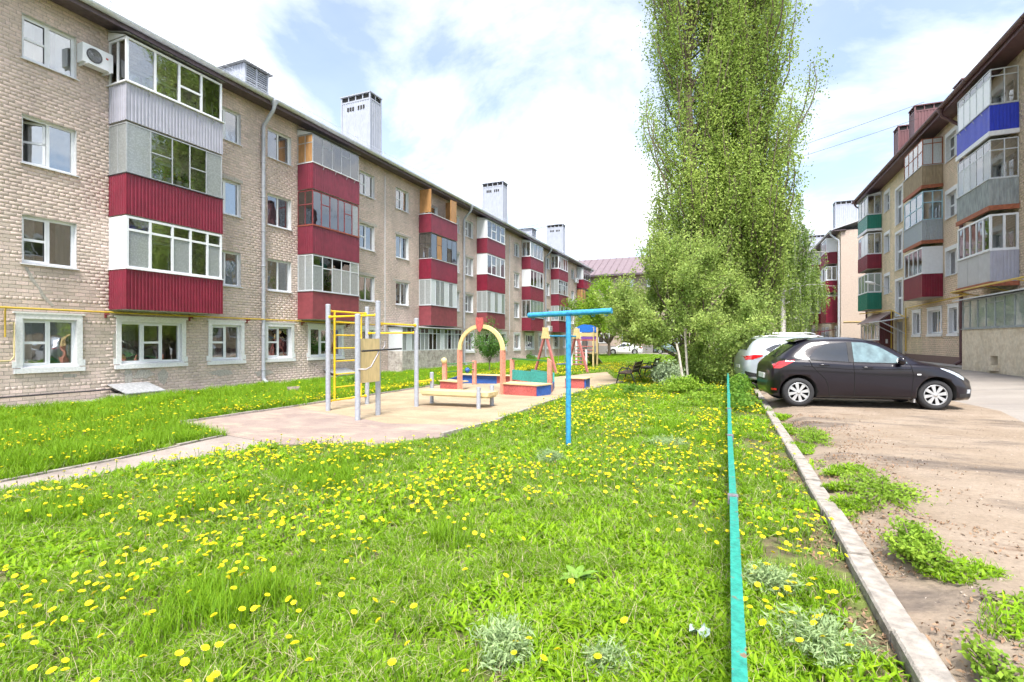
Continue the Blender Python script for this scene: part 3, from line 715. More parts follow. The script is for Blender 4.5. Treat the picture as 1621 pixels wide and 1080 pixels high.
for v0 in (14.7, 47.7):   # roof hatches with louvres
    b = MB(); F = FL
    for k, (A, B_, n_) in enumerate((((F.u-4.2,v0),(F.u-.7,v0),(0,-1)), ((F.u-4.2,v0+1.15),(F.u-.7,v0+1.15),(0,1)))): ribbed(b, A, B_, 11.2, 12.85 if k < 2 else 1, .16, .02, n_)
    FL.box(b, v0, v0+1.15, -.76, -.74, 11.2, 12.85, 1)
    h = b.build('roof_hatch', [m_chim, m_dark], LB)
    for k in range(14):
        s = MB(); z = 11.6+k*.09; s.prism([FL.p(v0+.08,-.735,z), FL.p(v0+.08,-.70,z+.005), FL.p(v0+.08,-.735,z+.07)], (0,.99,0)); s.build('louvre', m_pipe, h)
    s = MB(); FL.box(s, v0+.53, v0+.60, -.73, -.68, 11.4, 12.85); FL.box(s, v0, v0+.07, -.73, -.68, 11.4, 12.85); FL.box(s, v0+1.08, v0+1.15, -.73, -.68, 11.4, 12.85); s.build('frame', m_chim, h)
    s = MB(); s.grid([[FL.p(v0-.15+1.45*i/18, o, 12.88+.02*(i % 2)+(.02 if o < -2 else 0)) for i in range(19)] for o in (-4.2, -.55)], 0, False); s.build('lid', m_roof, h)
# yellow gas pipe with brackets
q = MB(); q.tube([FL.p(.5,.17,2.37), FL.p(22.6,.17,2.37)], .028, 8); q.tube([FL.p(6.95,.17,2.37), FL.p(6.95,.10,2.30), FL.p(6.95,.10,1.6)], .022, 8)
gp = q.build('gas_pipe', m_yel, LB)
q = MB(); q.tube([FL.p(7.02,.11,1.95), FL.p(7.12,.11,2.0), FL.p(7.13,.11,1.1), FL.p(7.05,.11,.98), FL.p(6.6,.11,.98)], .02, 8); q.build('gas_riser', mat('cream_pipe', (.60,.50,.25), .5), LB)
for v in (3.0, 6.0, 9.3, 11.9, 14.2, 17, 19.9, 22.4):
    k = MB(); FL.box(k, v-.015, v+.015, .013, .2, 2.29, 2.34); FL.box(k, v-.03, v+.03, .013, .04, 2.2, 2.42); k.build('pipe_bracket', m_maroonf, gp)
# thin pale pipe further along
q = MB(); q.tube([FL.p(22.9,.17,2.37), FL.p(30.5,.75,2.42), FL.p(30.6,.2,2.37), FL.p(64,.17,2.37)], .022, 6); q.build('gas_pipe', m_curt2, LB)
# mortar repairs on the facade
def patch(pts, z=.018, m=m_plaster, nm='plaster_patch'):
    q = MB(); q.prism([FL.p(v, z, zz_) for v, zz_ in pts], (-.007,0,0)); q.build(nm, m, wallL)
def strip(path, w):
    a = []; b = []
    for i, (v, z) in enumerate(path):
        k = w*RN.uniform(.6,1.3); a.append((v+k, z+k*.3)); b.append((v-k, z-k*.3))
    patch(a+b[::-1])
strip([(7.4,3.5),(7.5,3.3),(7.55,3.15),(7.7,2.95),(7.78,2.75),(7.95,2.55),(8.0,2.48)], .035)
def blob(v, z, rv, rz, n=14):
    patch([(v+rv*RN.uniform(.6,1.15)*math.cos(t*2*math.pi/n), z+rz*RN.uniform(.6,1.15)*math.sin(t*2*math.pi/n)) for t in range(n)])
for a in ((10.4,.42,.35,.16),(11.0,.3,.18,.28),(9.95,.38,.14,.3),(8.4,.5,.2,.06),(9.55,1.4,.07,.5),(13.2,.3,.6,.12),(12.2,4.4,.1,.12),(15.0,.2,.5,.12)): blob(*a)
q = MB(); q.tube([FL.p(.5,.06,.02), FL.p(5,.07,.05), FL.p(9.4,.06,.02), FL.p(9.6,.1,-.1)], .022, 6); q.build('cable_conduit', m_darkf, LB)
# ground floor glazed extension below the third column of balconies
ex = MB(); a, b, o = 23.2, 29.95, .98
for (A, B_) in (((a,.0),(a,o)), ((a,o),(b,o)), ((b,o),(b,0))): pass
FL.box(ex, a, b, .02, o-.0, -.3, .95); exo = ex.build('glazed_extension', m_mortar, LB)
Fx = Facade(UL+o, 1)
B = []; z = -.25; r = 0; q = MB()
while z < .9:
    offv = a+(r % 2)*.13; v = a
    k = 0
    while v < b-.05:
        e = min(b, (offv+.262*(k+1)) if True else 0); k += 1
        if e-v > .05: Fx.box(q, v+.006, e-.006, .0, .012, z+.006, z+.094)
        v = e
    for kk in range(4): FL.box(q, a-.012, a, .02+.24*kk+.006, .02+.24*(kk+1)-.006, z+.006, z+.094)
    z += .1; r += 1
q.build('brickwork', mat('white_washed_brick', (.52,.48,.44), .9, var=.2, scale=3, bump=.4, col2=(.36,.32,.29)), exo)['kind'] = 'stuff'
q = MB(); n = 15; bars(q, Fx, a, b, .95, 2.28, -.05, 0, .045, [a+(b-a)*k/n for k in range(1, n)], 0, [(a+(b-a)*k/n+.03, a+(b-a)*(k+1)/n-.03, 1.95) for k in range(n)])
FL.box(q, a, a+.045, .03, o-.05, .95, 1.0); FL.box(q, a, a+.045, .03, o-.05, 2.23, 2.28); q.build('glazing_frame', m_silv, exo)
for k in range(n):
    kk = 'fsfcffcc'[k % 8]
    for (c0, c1, kz) in ((1.0,1.93,kk),(1.97,2.23,'c' if k % 3 else 'f')):
        p = MB(); Fx.box(p, a+(b-a)*k/n+.03, a+(b-a)*(k+1)/n-.03, -.03, -.022, c0, c1); p.build('pane', KM[kz], exo)
p = MB(); FL.box(p, a+.01, a+.03, .05, o-.06, 1.0, 2.23); p.build('end_panel', m_silv, exo)
p = MB(); p.prism([FL.p(a-.1,.02,2.42), FL.p(a-.1,o+.15,2.30), FL.p(a-.1,o+.15,2.27), FL.p(a-.1,.02,2.39)], (0,b-a+.2,0)); p.build('canopy', m_roof, exo)

# ------------------------------------------------------------------ near right apartment block
UR = 10.0; FR = Facade(UR, -1)
RB = thing('apartment_building', (UR, 34, .35), 'tan brick apartment block with blue, red and green balconies and brown eaves', 'building')
RZ = [(1.9,3.1),(4.7,5.9),(7.5,8.7),(10.3,11.5)]
RP = [(3.74,4.90,6.28),(6.60,7.60,9.10),(9.40,10.38,11.75)]
rup = [(19.0,20.2),(22.4,23.4),(30.1,31.35),(35.6,36.6),(40.8,41.9)]
rcol = [(24.6,27.5),(31.75,34.6),(42.6,45.3)]
rgw = [(30.0,30.95,2),(32.0,33.7,2),(35.0,36.1,2)]
stair = [(38.1,39.4,3.1,5.3),(38.1,39.4,6.0,8.3),(38.1,39.4,8.9,11.1)]
ops = [(a, b, *RZ[f]) for f in (1,2,3) for a, b in rup]+[(a, b, *RZ[0]) for a, b, n in rgw]+stair+[(37.7,39.2,.4,2.7)]
ops += [(a+.4, a+2.0, RZ[f][0]-.5, RZ[f][1]-.1) for f in (1,2,3) for a, b in rcol]
ops = [(a, b, round(c,1), round(d,1)) for a, b, c, d in ops]
o1 = [o for o in ops if o[0] < 34.7]; o2 = [o for o in ops if o[0] >= 34.7]
wall(FR, RB, 15.5, 34.7, .3, 12.2, o1, .6, bmat=m_brickR, mmat=m_mortarY, depth=.2)
wall(FR, RB, 34.7, 46.6, .3, 12.2, o2, .6, bmat=m_brickY, mmat=m_mortarY, depth=.2)
q = MB(); FR.box(q, 27.6, 46.6, .013, .05, .2, .75); q.build('plinth', mat('brown_plinth', (.20,.13,.11), .9, var=.15), RB)
q = MB(); FR.box(q, 15.5, 46.6, -1.32, -1.3, .3, 12.2); FR.box(q, 46.5, 46.6, -12, -.001, .3, 12.2); FR.box(q, 15.5, 15.6, -12, -.001, .3, 12.2); FR.box(q, 15.5, 46.6, -12, -11.9, .3, 12.2)
for z in (3.6, 6.4, 9.2): FR.box(q, 15.6, 46.5, -1.3, -.3, z, z+.1)
q.build('inner_wall', m_inner, RB)
for f in (1,2,3):
    for a, b in rup: window(FR, RB, a, b, *RZ[f], 2, rec=.14, curt=rand_curt(), trans=RN.choice([0,1,None]))
    for a, b in rcol: window(FR, RB, a+.4, a+2.0, round(RZ[f][0]-.5,1), round(RZ[f][1]-.1,1), 2, sill=False)
    for a, b in rup:
        q = MB(); c, d = RZ[f]; FR.box(q, a-.12, a, .012, .03, c, d+.2); FR.box(q, b, b+.12, .012, .03, c, d+.2); FR.box(q, a, b, .012, .03, d, d+.2); q.build('casing', m_trim, RB)
for a, b, n in rgw: window(FR, RB, a, b, *RZ[0], n, casing=True, rec=.12, curt=[(.03,.97,m_curt,1.0)])
for a, b, c, d in stair:
    w = window(FR, RB, a, b, c, d, 2, rec=.1); q = MB(); FR.box(q, a, b, -.16, -.105, c+(d-c)*.48, c+(d-c)*.54); q.build('transom', m_pvc, w)
    q = MB(); FR.box(q, a-.15, a, .012, .03, c, d+.15); FR.box(q, b, b+.15, .012, .03, c, d+.15); FR.box(q, a, b, .012, .03, d, d+.15); q.build('casing', m_trim, w)
def rc(k, f, **kw):
    a, b = rcol[k]; zb, zt, zg = RP[f]
    return balcony(FR, RB, a, b, zb, zt, zg, .85, **kw)
rc(0,0, pm=m_grey, fm=m_pvc, t=.07, rib=False, front=E3('c','c','c','c','c'), side='c', smat=m_lav, slabm=m_orange)
rc(0,1, pm=m_asb, fm=m_silv, t=.035, front=[(1,'fc',.72),(1,'cc',.72),(1,'fc',.72),(1,'sc',.72),(1,'fc',.72)], side='c', slabm=m_orange, sidetr=.72, ledge=m_silv)
rc(0,2, pm=m_blue, fm=m_silv, t=.04, front=[(1,'wc',.78),(1,'wc',.78),(1,'wc',.78),(1,'wc',.78),(1,'wc',.78)], side='c', slabm=m_white, ledge=m_alu, brackets=True, sidetr=.8)
rc(1,0, pm=m_red, fm=m_pvc, t=.07, front=E3('c','c','c','c'), side='w')
rc(1,1, pm=mat('bluish_grey_slats', (.36,.40,.43), .6, var=.12), fm=m_bluef, t=.05, front=[(1,'cc',.5),(1,'cc',.5),(1,'cc',.5)], side='c', slabm=m_orange, sidetr=.6, ledge=m_alu)
rc(1,2, pm=m_tanw, fm=m_orange, t=.04, front=[(1,'cc',.55),(1,'cc',.55),(1,'cc',.55),(1,'cc',.55)], side='s', slabm=m_orange, ledge=m_alu, sidetr=.8)
rc(2,0, pm=m_green, fm=m_pvc, t=.07, front=E3('g','g','g'), side='g')
rc(2,1, pm=m_red, fm=m_pvc, t=.05, front=E3('w','w','c'), side='c')
rc(2,2, pm=m_green, fm=m_silv, t=.05, front=E3('f','c','f'), side='c', slabm=m_white, top=.2)
rfR = eave(FR, RB, 15.5, 46.6, 12.25, .78, 12, 2.4, m_roofbr, m_roofbr, m_roofbr, brk=2.2)
downpipe(FR, RB, 29.3, 12.25, .35, .87, m_roofbr, .075); downpipe(FR, RB, 46.3, 12.25, .35, .87, m_roofbr, .06)
for v0, o0, z1 in ((40.9,-3.4,16.9),(44.3,-3.4,16.9),(33.6,-3.4,15.2)): chimney(FR, RB, v0, v0+1.0, o0, -1.4, 12.4, z1, m_chimd, m_chimd, False)
# yellow gas pipe along the right block
q = MB(); q.tube([FR.p(15.5,.95,3.62), FR.p(27.9,.95,3.62), FR.p(28.3,.2,3.55), FR.p(35.9,.16,3.45), FR.p(36.9,.16,3.45), FR.p(36.9,.16,.9)], .035, 8); q.tube([FR.p(39.6,.2,.8), FR.p(39.6,.2,3.5), FR.p(45.6,.7,3.55)], .035, 8)
q.tube([FR.p(36.9,.16,2.9), FR.p(39.6,.2,3.5)], .03, 8); gr = q.build('gas_pipe', m_yel, RB)
for v in (22.5, 24.9, 27.3):
    k = MB(); k.tube([FR.p(v,.03,3.35), FR.p(v,.95,3.6)], .02, 6); k.build('pipe_bracket', m_yel, gr)
# entrance door, canopy, vestibule
q = MB(); FR.box(q, 37.75, 39.15, -.14, -.09, .4, 2.68); d = q.build('entrance_door', mat('grey_steel_door', (.30,.31,.33), .5), RB)
k = MB(); FR.box(k, 38.35, 38.4, -.09, -.05, 1.2, 1.6); k.build('handle', m_alu, d)
q = MB(); q.prism([FR.p(37.0,.02,2.95), FR.p(37.0,1.4,2.72), FR.p(37.0,1.4,2.66), FR.p(37.0,.02,2.89)], (0,2.6,0)); q.tube([FR.p(37.2,.02,1.9), FR.p(37.2,1.3,2.68)], .03, 6); q.tube([FR.p(39.4,.02,1.9), FR.p(39.4,1.3,2.68)], .03, 6); q.build('entrance_canopy', m_gutter, RB)
for vv in (37.45, 39.21): q = MB(); FR.box(q, vv, vv+.24, .013, .12, .4, 3.0); q.build('door_surround', m_cream, RB)
q = MB(); a, b, o = 40.0, 45.0, .75
ribbed(q, (UR-.02,a), (UR-o,a), .3, 2.75, out=(0,-1)); ribbed(q, (UR-o,a), (UR-o,b), .3, 1.55, out=(-1,0)); FR.box(q, b-.02, b, .02, o, .3, 2.75)
q.add([FR.p(a,.02,2.75), FR.p(a,o,2.75), FR.p(a,.02,3.4)], [(0,1,2)])
ve = q.build('vestibule', mat('dark_maroon_sheet', (.12,.035,.04), .45, var=.1), RB)
k = MB(); Fv = Facade(UR-o, -1); bars(k, Fv, a+.05, b, 1.55, 2.72, -.05, 0, .07, [a+.05+(b-a-.05)*i/5 for i in range(1,5)]); k.build('glazing_frame', m_pvc, ve)
for i in range(5):
    p = MB(); Fv.box(p, a+.1+(b-a-.05)*i/5, a+.0+(b-a-.05)*(i+1)/5, -.03, -.022, 1.62, 2.65); p.build('pane', m_gl2, ve)
k = MB(); k.prism([FR.p(a-.15,.02,3.45), FR.p(a-.15,o+.2,2.76), FR.p(a-.15,o+.2,2.72), FR.p(a-.15,.02,3.41)], (0,b-a+.3,0)); k.build('canopy', mat('brown_tin_canopy', (.28,.19,.17), .5), ve)
k = MB(); k.box(UR-.42,UR-.30, a-.03,a-.016, 1.35, 1.62); k.build('notice', m_white, ve)
# rendered ground floor extension with tall glazing
q = MB(); a, b, o = 15.6, 26.6, 1.0
FR.box(q, a, 23.6, .02, o, .1, 1.98); FR.box(q, 24.15, b, .02, o, .1, 1.98); FR.box(q, 23.6, 24.15, .02, o, .1, .62); FR.box(q, 23.6, 24.15, .02, o, .95, 1.98); FR.box(q, 23.6, 24.15, .02, o-.25, .62, .95)
er = q.build('rendered_extension', m_cream, RB)
q = MB(); FR.box(q, 23.5, 24.25, o, o+.12, .42, .55); q.build('vent_sill', m_cream, er)
Fe = Facade(UR-o, -1); n = 16; a2 = 15.6
q = MB(); cs = [a2+(b-a2)*k/n for k in range(1, n)]; bars(q, Fe, a2, b, 2.0, 3.15, -.05, 0, .05, cs, 0, [(a2+(b-a2)*k/n+.03, a2+(b-a2)*(k+1)/n-.03, 2.93) for k in (11,12,15)]); FR.box(q, a2, b, o, o+.05, 1.96, 2.0); q.build('glazing_frame', m_asb, er)
for k in range(n):
    for c0, c1 in ([(2.05,2.9),(2.96,3.1)] if k in (11,12,15) else [(2.05,3.1)]):
        p = MB(); Fe.box(p, a2+(b-a2)*k/n+.03, a2+(b-a2)*(k+1)/n-.03, -.03, -.022, c0, c1); p.build('pane', KM['g'], er)
p = MB(); FR.box(p, b-.03, b-.005, .03, o-.05, 2.0, 3.1); p.build('end_panel', m_silv, er)
p = MB(); p.prism([FR.p(a2,.02,3.34), FR.p(a2,o+.22,3.20), FR.p(a2,o+.22,3.16), FR.p(a2,.02,3.30)], (0,b-a2+.35,0)); p.build('canopy', m_gutter, er)

# ------------------------------------------------------------------ farther right apartment block
FQ = Facade(10.0, -1)
QB = thing('apartment_building', (10, 80, .35), 'far apartment block with tan stucco gable and red balconies behind the birch', 'building')
qv = [(58.0,61.0),(67,70),(73.5,76.5),(83,86),(92,95),(101,104)]
quw = [(63.2,64.6),(71,72.2),(78.5,79.8),(88,89.2),(97,98.2)]
ops = [(a, b, z, z+1.3) for z in (1.7,4.5,7.3,10.1) for a, b in quw]
q = MB(); FQ.box(q, 56.36, 56.46, -12, -.001, .2, 12.0); QBw = q.build('gable_wall', m_stucco, QB); q = MB(); FQ.box(q, 56.46, 115, -12, -.9, .2, 12.0); q.build('inner_wall', m_inner, QB)
wall(FQ, QB, 56.4, 115, .2, 12.0, ops, 99, mmat=m_cream)
for z in (1.7,4.5,7.3,10.1):
    for a, b in quw: window(FQ, QB, a, b, z, z+1.3, 2, rec=.08, sill=True)
q = MB(); FQ.box(q, 57, 57.02, .0, .01, 0, 1)
for k, (a, b) in enumerate(qv):
    for f in range(3):
        zb = 3.5+2.8*f
        if k == 0 and f == 0: balcony(FQ, QB, a, b, zb-.2, zb+2.4, zb+2.6, .95, pm=m_red, fm=m_pvc, front=E3('c','c'), side='w', glazed=False); continue
        balcony(FQ, QB, a, b, zb, zb+1.15, zb+2.55, .95, pm=m_red, fm=m_pvc, t=.09, front=E3(*RN.choice(['cfc','fcf','ccf','wcw'])), side=RN.choice('cwf'))
    p = MB(); p.prism([FQ.p(a,.02,2.7), FQ.p(a,1.5,2.4), FQ.p(a,1.5,1.9), FQ.p(a,1.46,1.9), FQ.p(a,1.46,2.36), FQ.p(a,.02,2.66)], (0,3,0)); p.build('entrance_canopy', m_red, QB)
for a in (57.6, 62.2, 64.9, 70.6, 72.4, 77, 80.5): window(FQ, QB, a+.01, a+1.2, 1.7, 3.0, 2, rec=-.12, sill=True)
eave(FQ, QB, 56.4, 115, 12.05, .7, 12, 2.2, m_fascia, m_gutter, mat('white_grey_roof', (.6,.6,.63), .5))
downpipe(FQ, QB, 56.6, 12.0, .35, .8, m_gutter, .08)
q = MB(); q.tube([(10.2,56.33,3.3),(16,56.33,3.3)], .03, 6); q.build('gas_pipe', m_yel, QB)
for v0 in (60, 78): chimney(FQ, QB, v0, v0+1.2, -2.0, -.2, 12.1, 15.6, m_chim, m_chim, False)

# ------------------------------------------------------------------ far cross building with mauve roof
m_farw = mat('beige_far_wall', (.42,.34,.28), .9, var=.1, scale=2)
XBd = thing('apartment_building', (-8, 74, -.2), 'cross building with mauve metal roof at the far end of the yard', 'building')
q = MB(); q.box(-46, 12, 74, 86, -.3, 11.2); q.build('wall', m_farw, XBd)
q = MB(); q.box(-46.05, 12.05, 73.9, 74, -.3, .8); q.build('plinth', mat('grey_plinth', (.25,.24,.23), .9), XBd)
q = MB(); q.prism([(-47,73,11.2),(-47,80,14.6),(-47,87,11.2),(-47,87,11.1),(-47,73,11.1)], (60,0,0)); rf = q.build('roof', m_mauve, XBd)
for k in range(-46, 13, 1):
    p = MB(); p.prism([(k,73.0,11.23),(k,80,14.63),(k,80,14.69),(k,73.0,11.29)], (.06,0,0)); p.build('standing_seam', m_mauve, rf)
q = MB(); q.box(-46.5,12.5,72.9,73.0,10.95,11.2); q.build('fascia', m_fascia, XBd)
q = MB(); q.box(-9.6,-8.6,78,79.2,13,15.6); c_ = q.build('chimney', mat('brown_brick_far', (.25,.14,.12), .9), XBd); q = MB(); q.box(-9.75,-8.45,77.85,79.35,15.6,15.75); q.build('cap', m_darkf, c_)
for z in (1.2, 4.0, 6.8, 9.2):
    for k in range(15):
        x = -42+k*3.5; h = 1.4 if z < 9 else 1.3
        if z < 2 and k in (9,): continue
        f = MB()
        for (a, b, c, d) in ((x,x+1.7,z,z+.09),(x,x+1.7,z+h-.09,z+h),(x,x+.09,z+.09,z+h-.09),(x+1.61,x+1.7,z+.09,z+h-.09),(x+.81,x+.89,z+.09,z+h-.09)): f.box(a, b, 73.94, 74.0, c, d)
        w = f.build('window', m_pvc, XBd)
        for s in (0,1):
            p = MB(); p.box(x+.09+.8*s, x+.81+.8*s, 73.975, 73.985, z+.09, z+h-.09); p.build('pane', m_gl, w)
q = MB(); q.box(-9.6,-7.9,73.9,74,-.2,2.3); q.build('door', mat('brown_door', (.10,.06,.05), .6), XBd)

# ------------------------------------------------------------------ cars
m_tyre = mat('tyre_rubber', (.028,.028,.03), .85, var=.15, scale=20)
m_rim = mat('alloy_rim', (.58,.59,.60), .32, .55, var=.05)
m_well = mat('wheel_well', (.012,.012,.012), .95)
m_cglass = mat('tinted_car_glass', (.012,.016,.022), .04, spec=.9, coat=.5)
m_cteal = mat('painted_sheen_car_glass', (.13,.20,.215), .05, var=.3, scale=2.2, spec=.9, coat=.6)  # opaque pane: see-through light and reflection are put into the mottled teal colour
m_tail = mat('red_tail_lens', (.52,.012,.015), .12, spec=.7, coat=1, var=.2, scale=12)
m_head = mat('headlamp_lens', (.55,.60,.66), .08, .3, spec=.8, coat=1, var=.3, scale=9)
m_blackp = mat('black_plastic', (.022,.022,.024), .6, var=.1)
m_plate = mat('number_plate', (.75,.75,.75), .5)
def herm(xs, ys, x):
    xs = np.asarray(xs, float); ys = np.asarray(ys, float); m = np.gradient(ys, xs)
    x = np.clip(x, xs[0], xs[-1]); i = np.clip(np.searchsorted(xs, x)-1, 0, len(xs)-2)
    h = xs[i+1]-xs[i]; t = (x-xs[i])/h
    return (2*t**3-3*t**2+1)*ys[i]+(t**3-2*t**2+t)*h*m[i]+(-2*t**3+3*t**2)*ys[i+1]+(t**3-t**2)*h*m[i+1]
HATCH = dict(L=3.9, ra=.66, wb=2.49, wr=.30, st=[
 (.12,.36,.60,.64,.50,.56,.40),(.16,.25,.76,.84,.66,.71,.47),(.25,.20,.91,.99,.76,.79,.52),(.38,.18,.965,1.105,.815,.83,.55),(.52,.18,.965,1.225,.835,.843,.56),(.68,.18,.96,1.34,.84,.846,.57),(.84,.18,.957,1.42,.842,.847,.58),
 (1.08,.18,.95,1.46,.845,.848,.60),(1.4,.18,.93,1.475,.845,.848,.61),(1.9,.18,.905,1.458,.845,.848,.60),(2.2,.18,.89,1.395,.845,.848,.585),(2.6,.18,.885,1.185,.845,.845,.61),
 (2.9,.18,.88,1.005,.84,.838,.64),(3.2,.18,.845,.935,.83,.815,.64),(3.5,.19,.745,.835,.79,.76,.58),(3.72,.20,.635,.715,.70,.66,.48),(3.86,.24,.53,.585,.55,.53,.38),(3.9,.32,.46,.50,.42,.42,.28)])
SUV = dict(L=4.3, ra=.82, wb=2.67, wr=.345, st=[
 (0.00,.42,.72,.78,.55,.60,.44),(.05,.32,.90,1.0,.72,.77,.52),(.14,.27,1.05,1.22,.82,.85,.55),(.30,.25,1.12,1.50,.86,.875,.58),(.46,.25,1.12,1.60,.875,.88,.60),
 (1.0,.25,1.09,1.635,.882,.885,.63),(1.7,.25,1.06,1.64,.882,.885,.64),(2.2,.25,1.04,1.60,.882,.885,.63),(2.6,.25,1.03,1.45,.882,.885,.63),(2.95,.25,1.02,1.22,.88,.88,.66),
 (3.2,.25,1.01,1.10,.875,.87,.68),(3.55,.25,.96,1.05,.86,.85,.66),(3.9,.26,.86,.95,.82,.79,.60),(4.12,.28,.75,.83,.74,.70,.52),(4.26,.32,.62,.68,.60,.58,.42),(4.3,.38,.54,.58,.48,.48,.32)])
SEDAN = dict(L=4.4, ra=.95, wb=2.6, wr=.31, st=[
 (0.00,.36,.66,.70,.52,.58,.40),(.06,.26,.84,.90,.68,.72,.50),(.3,.20,.95,1.00,.80,.80,.60),(.6,.18,.96,1.03,.83,.83,.60),(.95,.18,.95,1.20,.845,.845,.58),(1.35,.18,.93,1.40,.85,.85,.58),
 (1.8,.18,.92,1.45,.85,.85,.60),(2.2,.18,.91,1.45,.85,.85,.60),(2.5,.18,.90,1.38,.85,.85,.59),(2.9,.18,.89,1.16,.85,.85,.61),(3.2,.18,.88,.99,.84,.84,.64),(3.6,.18,.84,.92,.82,.81,.62),
 (4.0,.19,.74,.81,.77,.74,.56),(4.25,.22,.62,.68,.66,.63,.46),(4.36,.26,.53,.58,.54,.52,.38),(4.4,.34,.47,.50,.42,.42,.28)])
class Car:
    def __init__(s, sp, loc, head, name, label, paint, simple=False, wins=None):
        s.sp = sp; s.far = loc[1] > 20; s.st = np.array(sp['st']); s.paint = paint
        s.root = thing(name, loc, label, 'car'); ORG[s.root.name] = Vector((0,0,0)); s.root.rotation_euler = (0,0,head)
        s.body()
    def sec(s, x):
        zb, zl, zt, wl, wb, wt = [float(herm(s.st[:,0], s.st[:,k], np.array(x))) for k in range(1,7)]
        h = zt-zl; zm = zb+(zl-zb)*.5
        K = [(wl*.86,zb),(wl*.965,zb+.05),(wl+.004,zb+.16 if zb+.16 < zm else zm-.02),(max(wl,wb)+.010,zm+.04),(wb+.004,zl-.07),(wb-.018,zl),
             (wb-.035+(wt+.05-wb+.035)*.18,zl+h*.18),(wt+.055,zt-h*.16-.02),(wt*.86,zt-.028*min(1,h*4)),(wt*.5,zt-.006),(0,zt)]
        pts = []
        for i in range(len(K)-1):
            p0 = K[max(i-1,0)]; p1 = K[i]; p2 = K[i+1]; p3 = K[i+2] if i+2 < len(K) else (-K[i][0], K[i][1])
            for q in range(4):
                t = q/4; f = lambda a,b,c,d: .5*((2*b)+(-a+c)*t+(2*a-5*b+4*c-d)*t*t+(-a+3*b-3*c+d)*t**3)
                pts.append((f(p0[0],p1[0],p2[0],p3[0]), f(p0[1],p1[1],p2[1],p3[1])))
        pts.append(K[-1]); return pts
    def sy(s, x, z):   # half width at height z
        p = np.array(s.sec(x)); k = 9*4+1; return float(np.interp(z, np.maximum.accumulate(p[:k,1]), p[:k,0]))
    def tz(s, x, y):   # top surface height at lateral y
        p = np.array(s.sec(x))[20:]; return float(np.interp(abs(y), p[::-1,0], p[::-1,1]))
    def body(s):
        L = s.sp['L']; xs = np.concatenate([np.linspace(s.st[0,0],.6,16), np.linspace(.65,L-.65,44), np.linspace(L-.6,L,16)])
        mb = MB(); rows = []
        for x in xs:
            p = s.sec(x); rows.append([(x, y, z) for y, z in p]+[(x, -y, z) for y, z in p[-2::-1]])
        n = len(rows[0]); mb.grid(rows)
        b = len(xs)
        for i in range(b-1): mb.f.append((i*n, (i+1)*n, (i+1)*n+n-1, i*n+n-1)); mb.m.append(0); mb.s.append(False)
        mb.f.append(tuple(range(n))); mb.m.append(0); mb.s.append(False)
        mb.f.append(tuple((b-1)*n+j for j in range(n-1,-1,-1))); mb.m.append(0); mb.s.append(False)
        o = mb.build('body', [s.paint, m_well], s.root)
        import bmesh
        bm = bmesh.new(); bm.from_mesh(o.data); bmesh.ops.recalc_face_normals(bm, faces=bm.faces); bm.to_mesh(o.data); bm.free()
        wr = s.sp['wr']; cut = MB()
        for ax in (s.sp['ra'], s.sp['ra']+s.sp['wb']):
            for sg in (1,-1):
                cut.lathe([(0,0),(wr+.055,0),(wr+.055,.5),(0,.5)], (ax, sg*.55, wr+.015), (0, sg, 0), 40, 0)
        co = cut.build('cut', [m_well], s.root)
        bm = bmesh.new(); bm.from_mesh(co.data); bmesh.ops.remove_doubles(bm, verts=bm.verts, dist=1e-5); bmesh.ops.recalc_face_normals(bm, faces=bm.faces); bm.to_mesh(co.data); bm.free()
        md = o.modifiers.new('arch', 'BOOLEAN'); md.operation = 'DIFFERENCE'; md.object = co; md.solver = 'EXACT' if s.sp is HATCH and not s.far else 'FAST'
        try: md.material_mode = 'TRANSFER'
        except Exception: pass
        dg = bpy.context.evaluated_depsgraph_get(); me = D.meshes.new_from_object(o.evaluated_get(dg))
        o.modifiers.clear()
        if len(me.polygons) > 500: o.data = me
        D.objects.remove(co)
        s.b = o
        # wheels
        proto = None
        for ax in (s.sp['ra'], s.sp['ra']+s.sp['wb']):
            for sg in (1,-1):
                y0 = sg*(s.sy(ax+.4, .5)-.20); w = MB()
                w.lathe([(wr*.66,0),(wr*.93,.0),(wr,.03),(wr,.165),(wr*.95,.195),(wr*.80,.205),(wr*.69,.195),(wr*.67,.17)], (ax, y0, wr), (0,sg,0), 32)
                wh = w.build('wheel', m_tyre, s.root)
                r = MB(); R0 = wr*.69
                r.lathe([(R0,.19),(R0*.94,.197),(R0*.90,.17),(R0*.88,.06),(0,.06)], (ax, y0, wr), (0,sg,0), 32, 1)
                r.lathe([(R0*1.0,.185),(R0*.985,.2),(R0*.90,.19)], (ax, y0, wr), (0,sg,0), 32, 0)
                for k in range(8):
                    t = k*math.pi/4+.2; d = Vector((math.cos(t),0,math.sin(t))); e = Vector((-math.sin(t),0,math.cos(t))); c0 = Vector((ax, y0, wr)); ay = Vector((0,sg,0))
                    A = [c0+d*.03+e*.018, c0+d*.03-e*.018, c0+d*R0*.93-e*.036, c0+d*R0*.93+e*.036]
                    r.prism([a+ay*.17 for a in A] if sg < 0 else [a+ay*.17 for a in A[::-1]], ay*.02)
                r.lathe([(0,.20),(.035,.198),(.045,.16)], (ax, y0, wr), (0,sg,0), 16)
                r.build('rim', [m_rim, m_well], wh)
    def side(s, nm, m, x0, x1, lo, hi, n=14, k=5, off=.006, sides=(1,-1), one=True):
        for sg in sides:
            mb = MB(); P = []
            for i in range(n+1):
                x = x0+(x1-x0)*i/n; a, b = lo(x), hi(x)
                P.append([(x, sg*(s.sy(x, a+(b-a)*j/k)+off), a+(b-a)*j/k) for j in range(k+1)])
            if sg > 0: P = [r[::-1] for r in P]
            mb.grid(P); mb.build(nm, m, s.root)
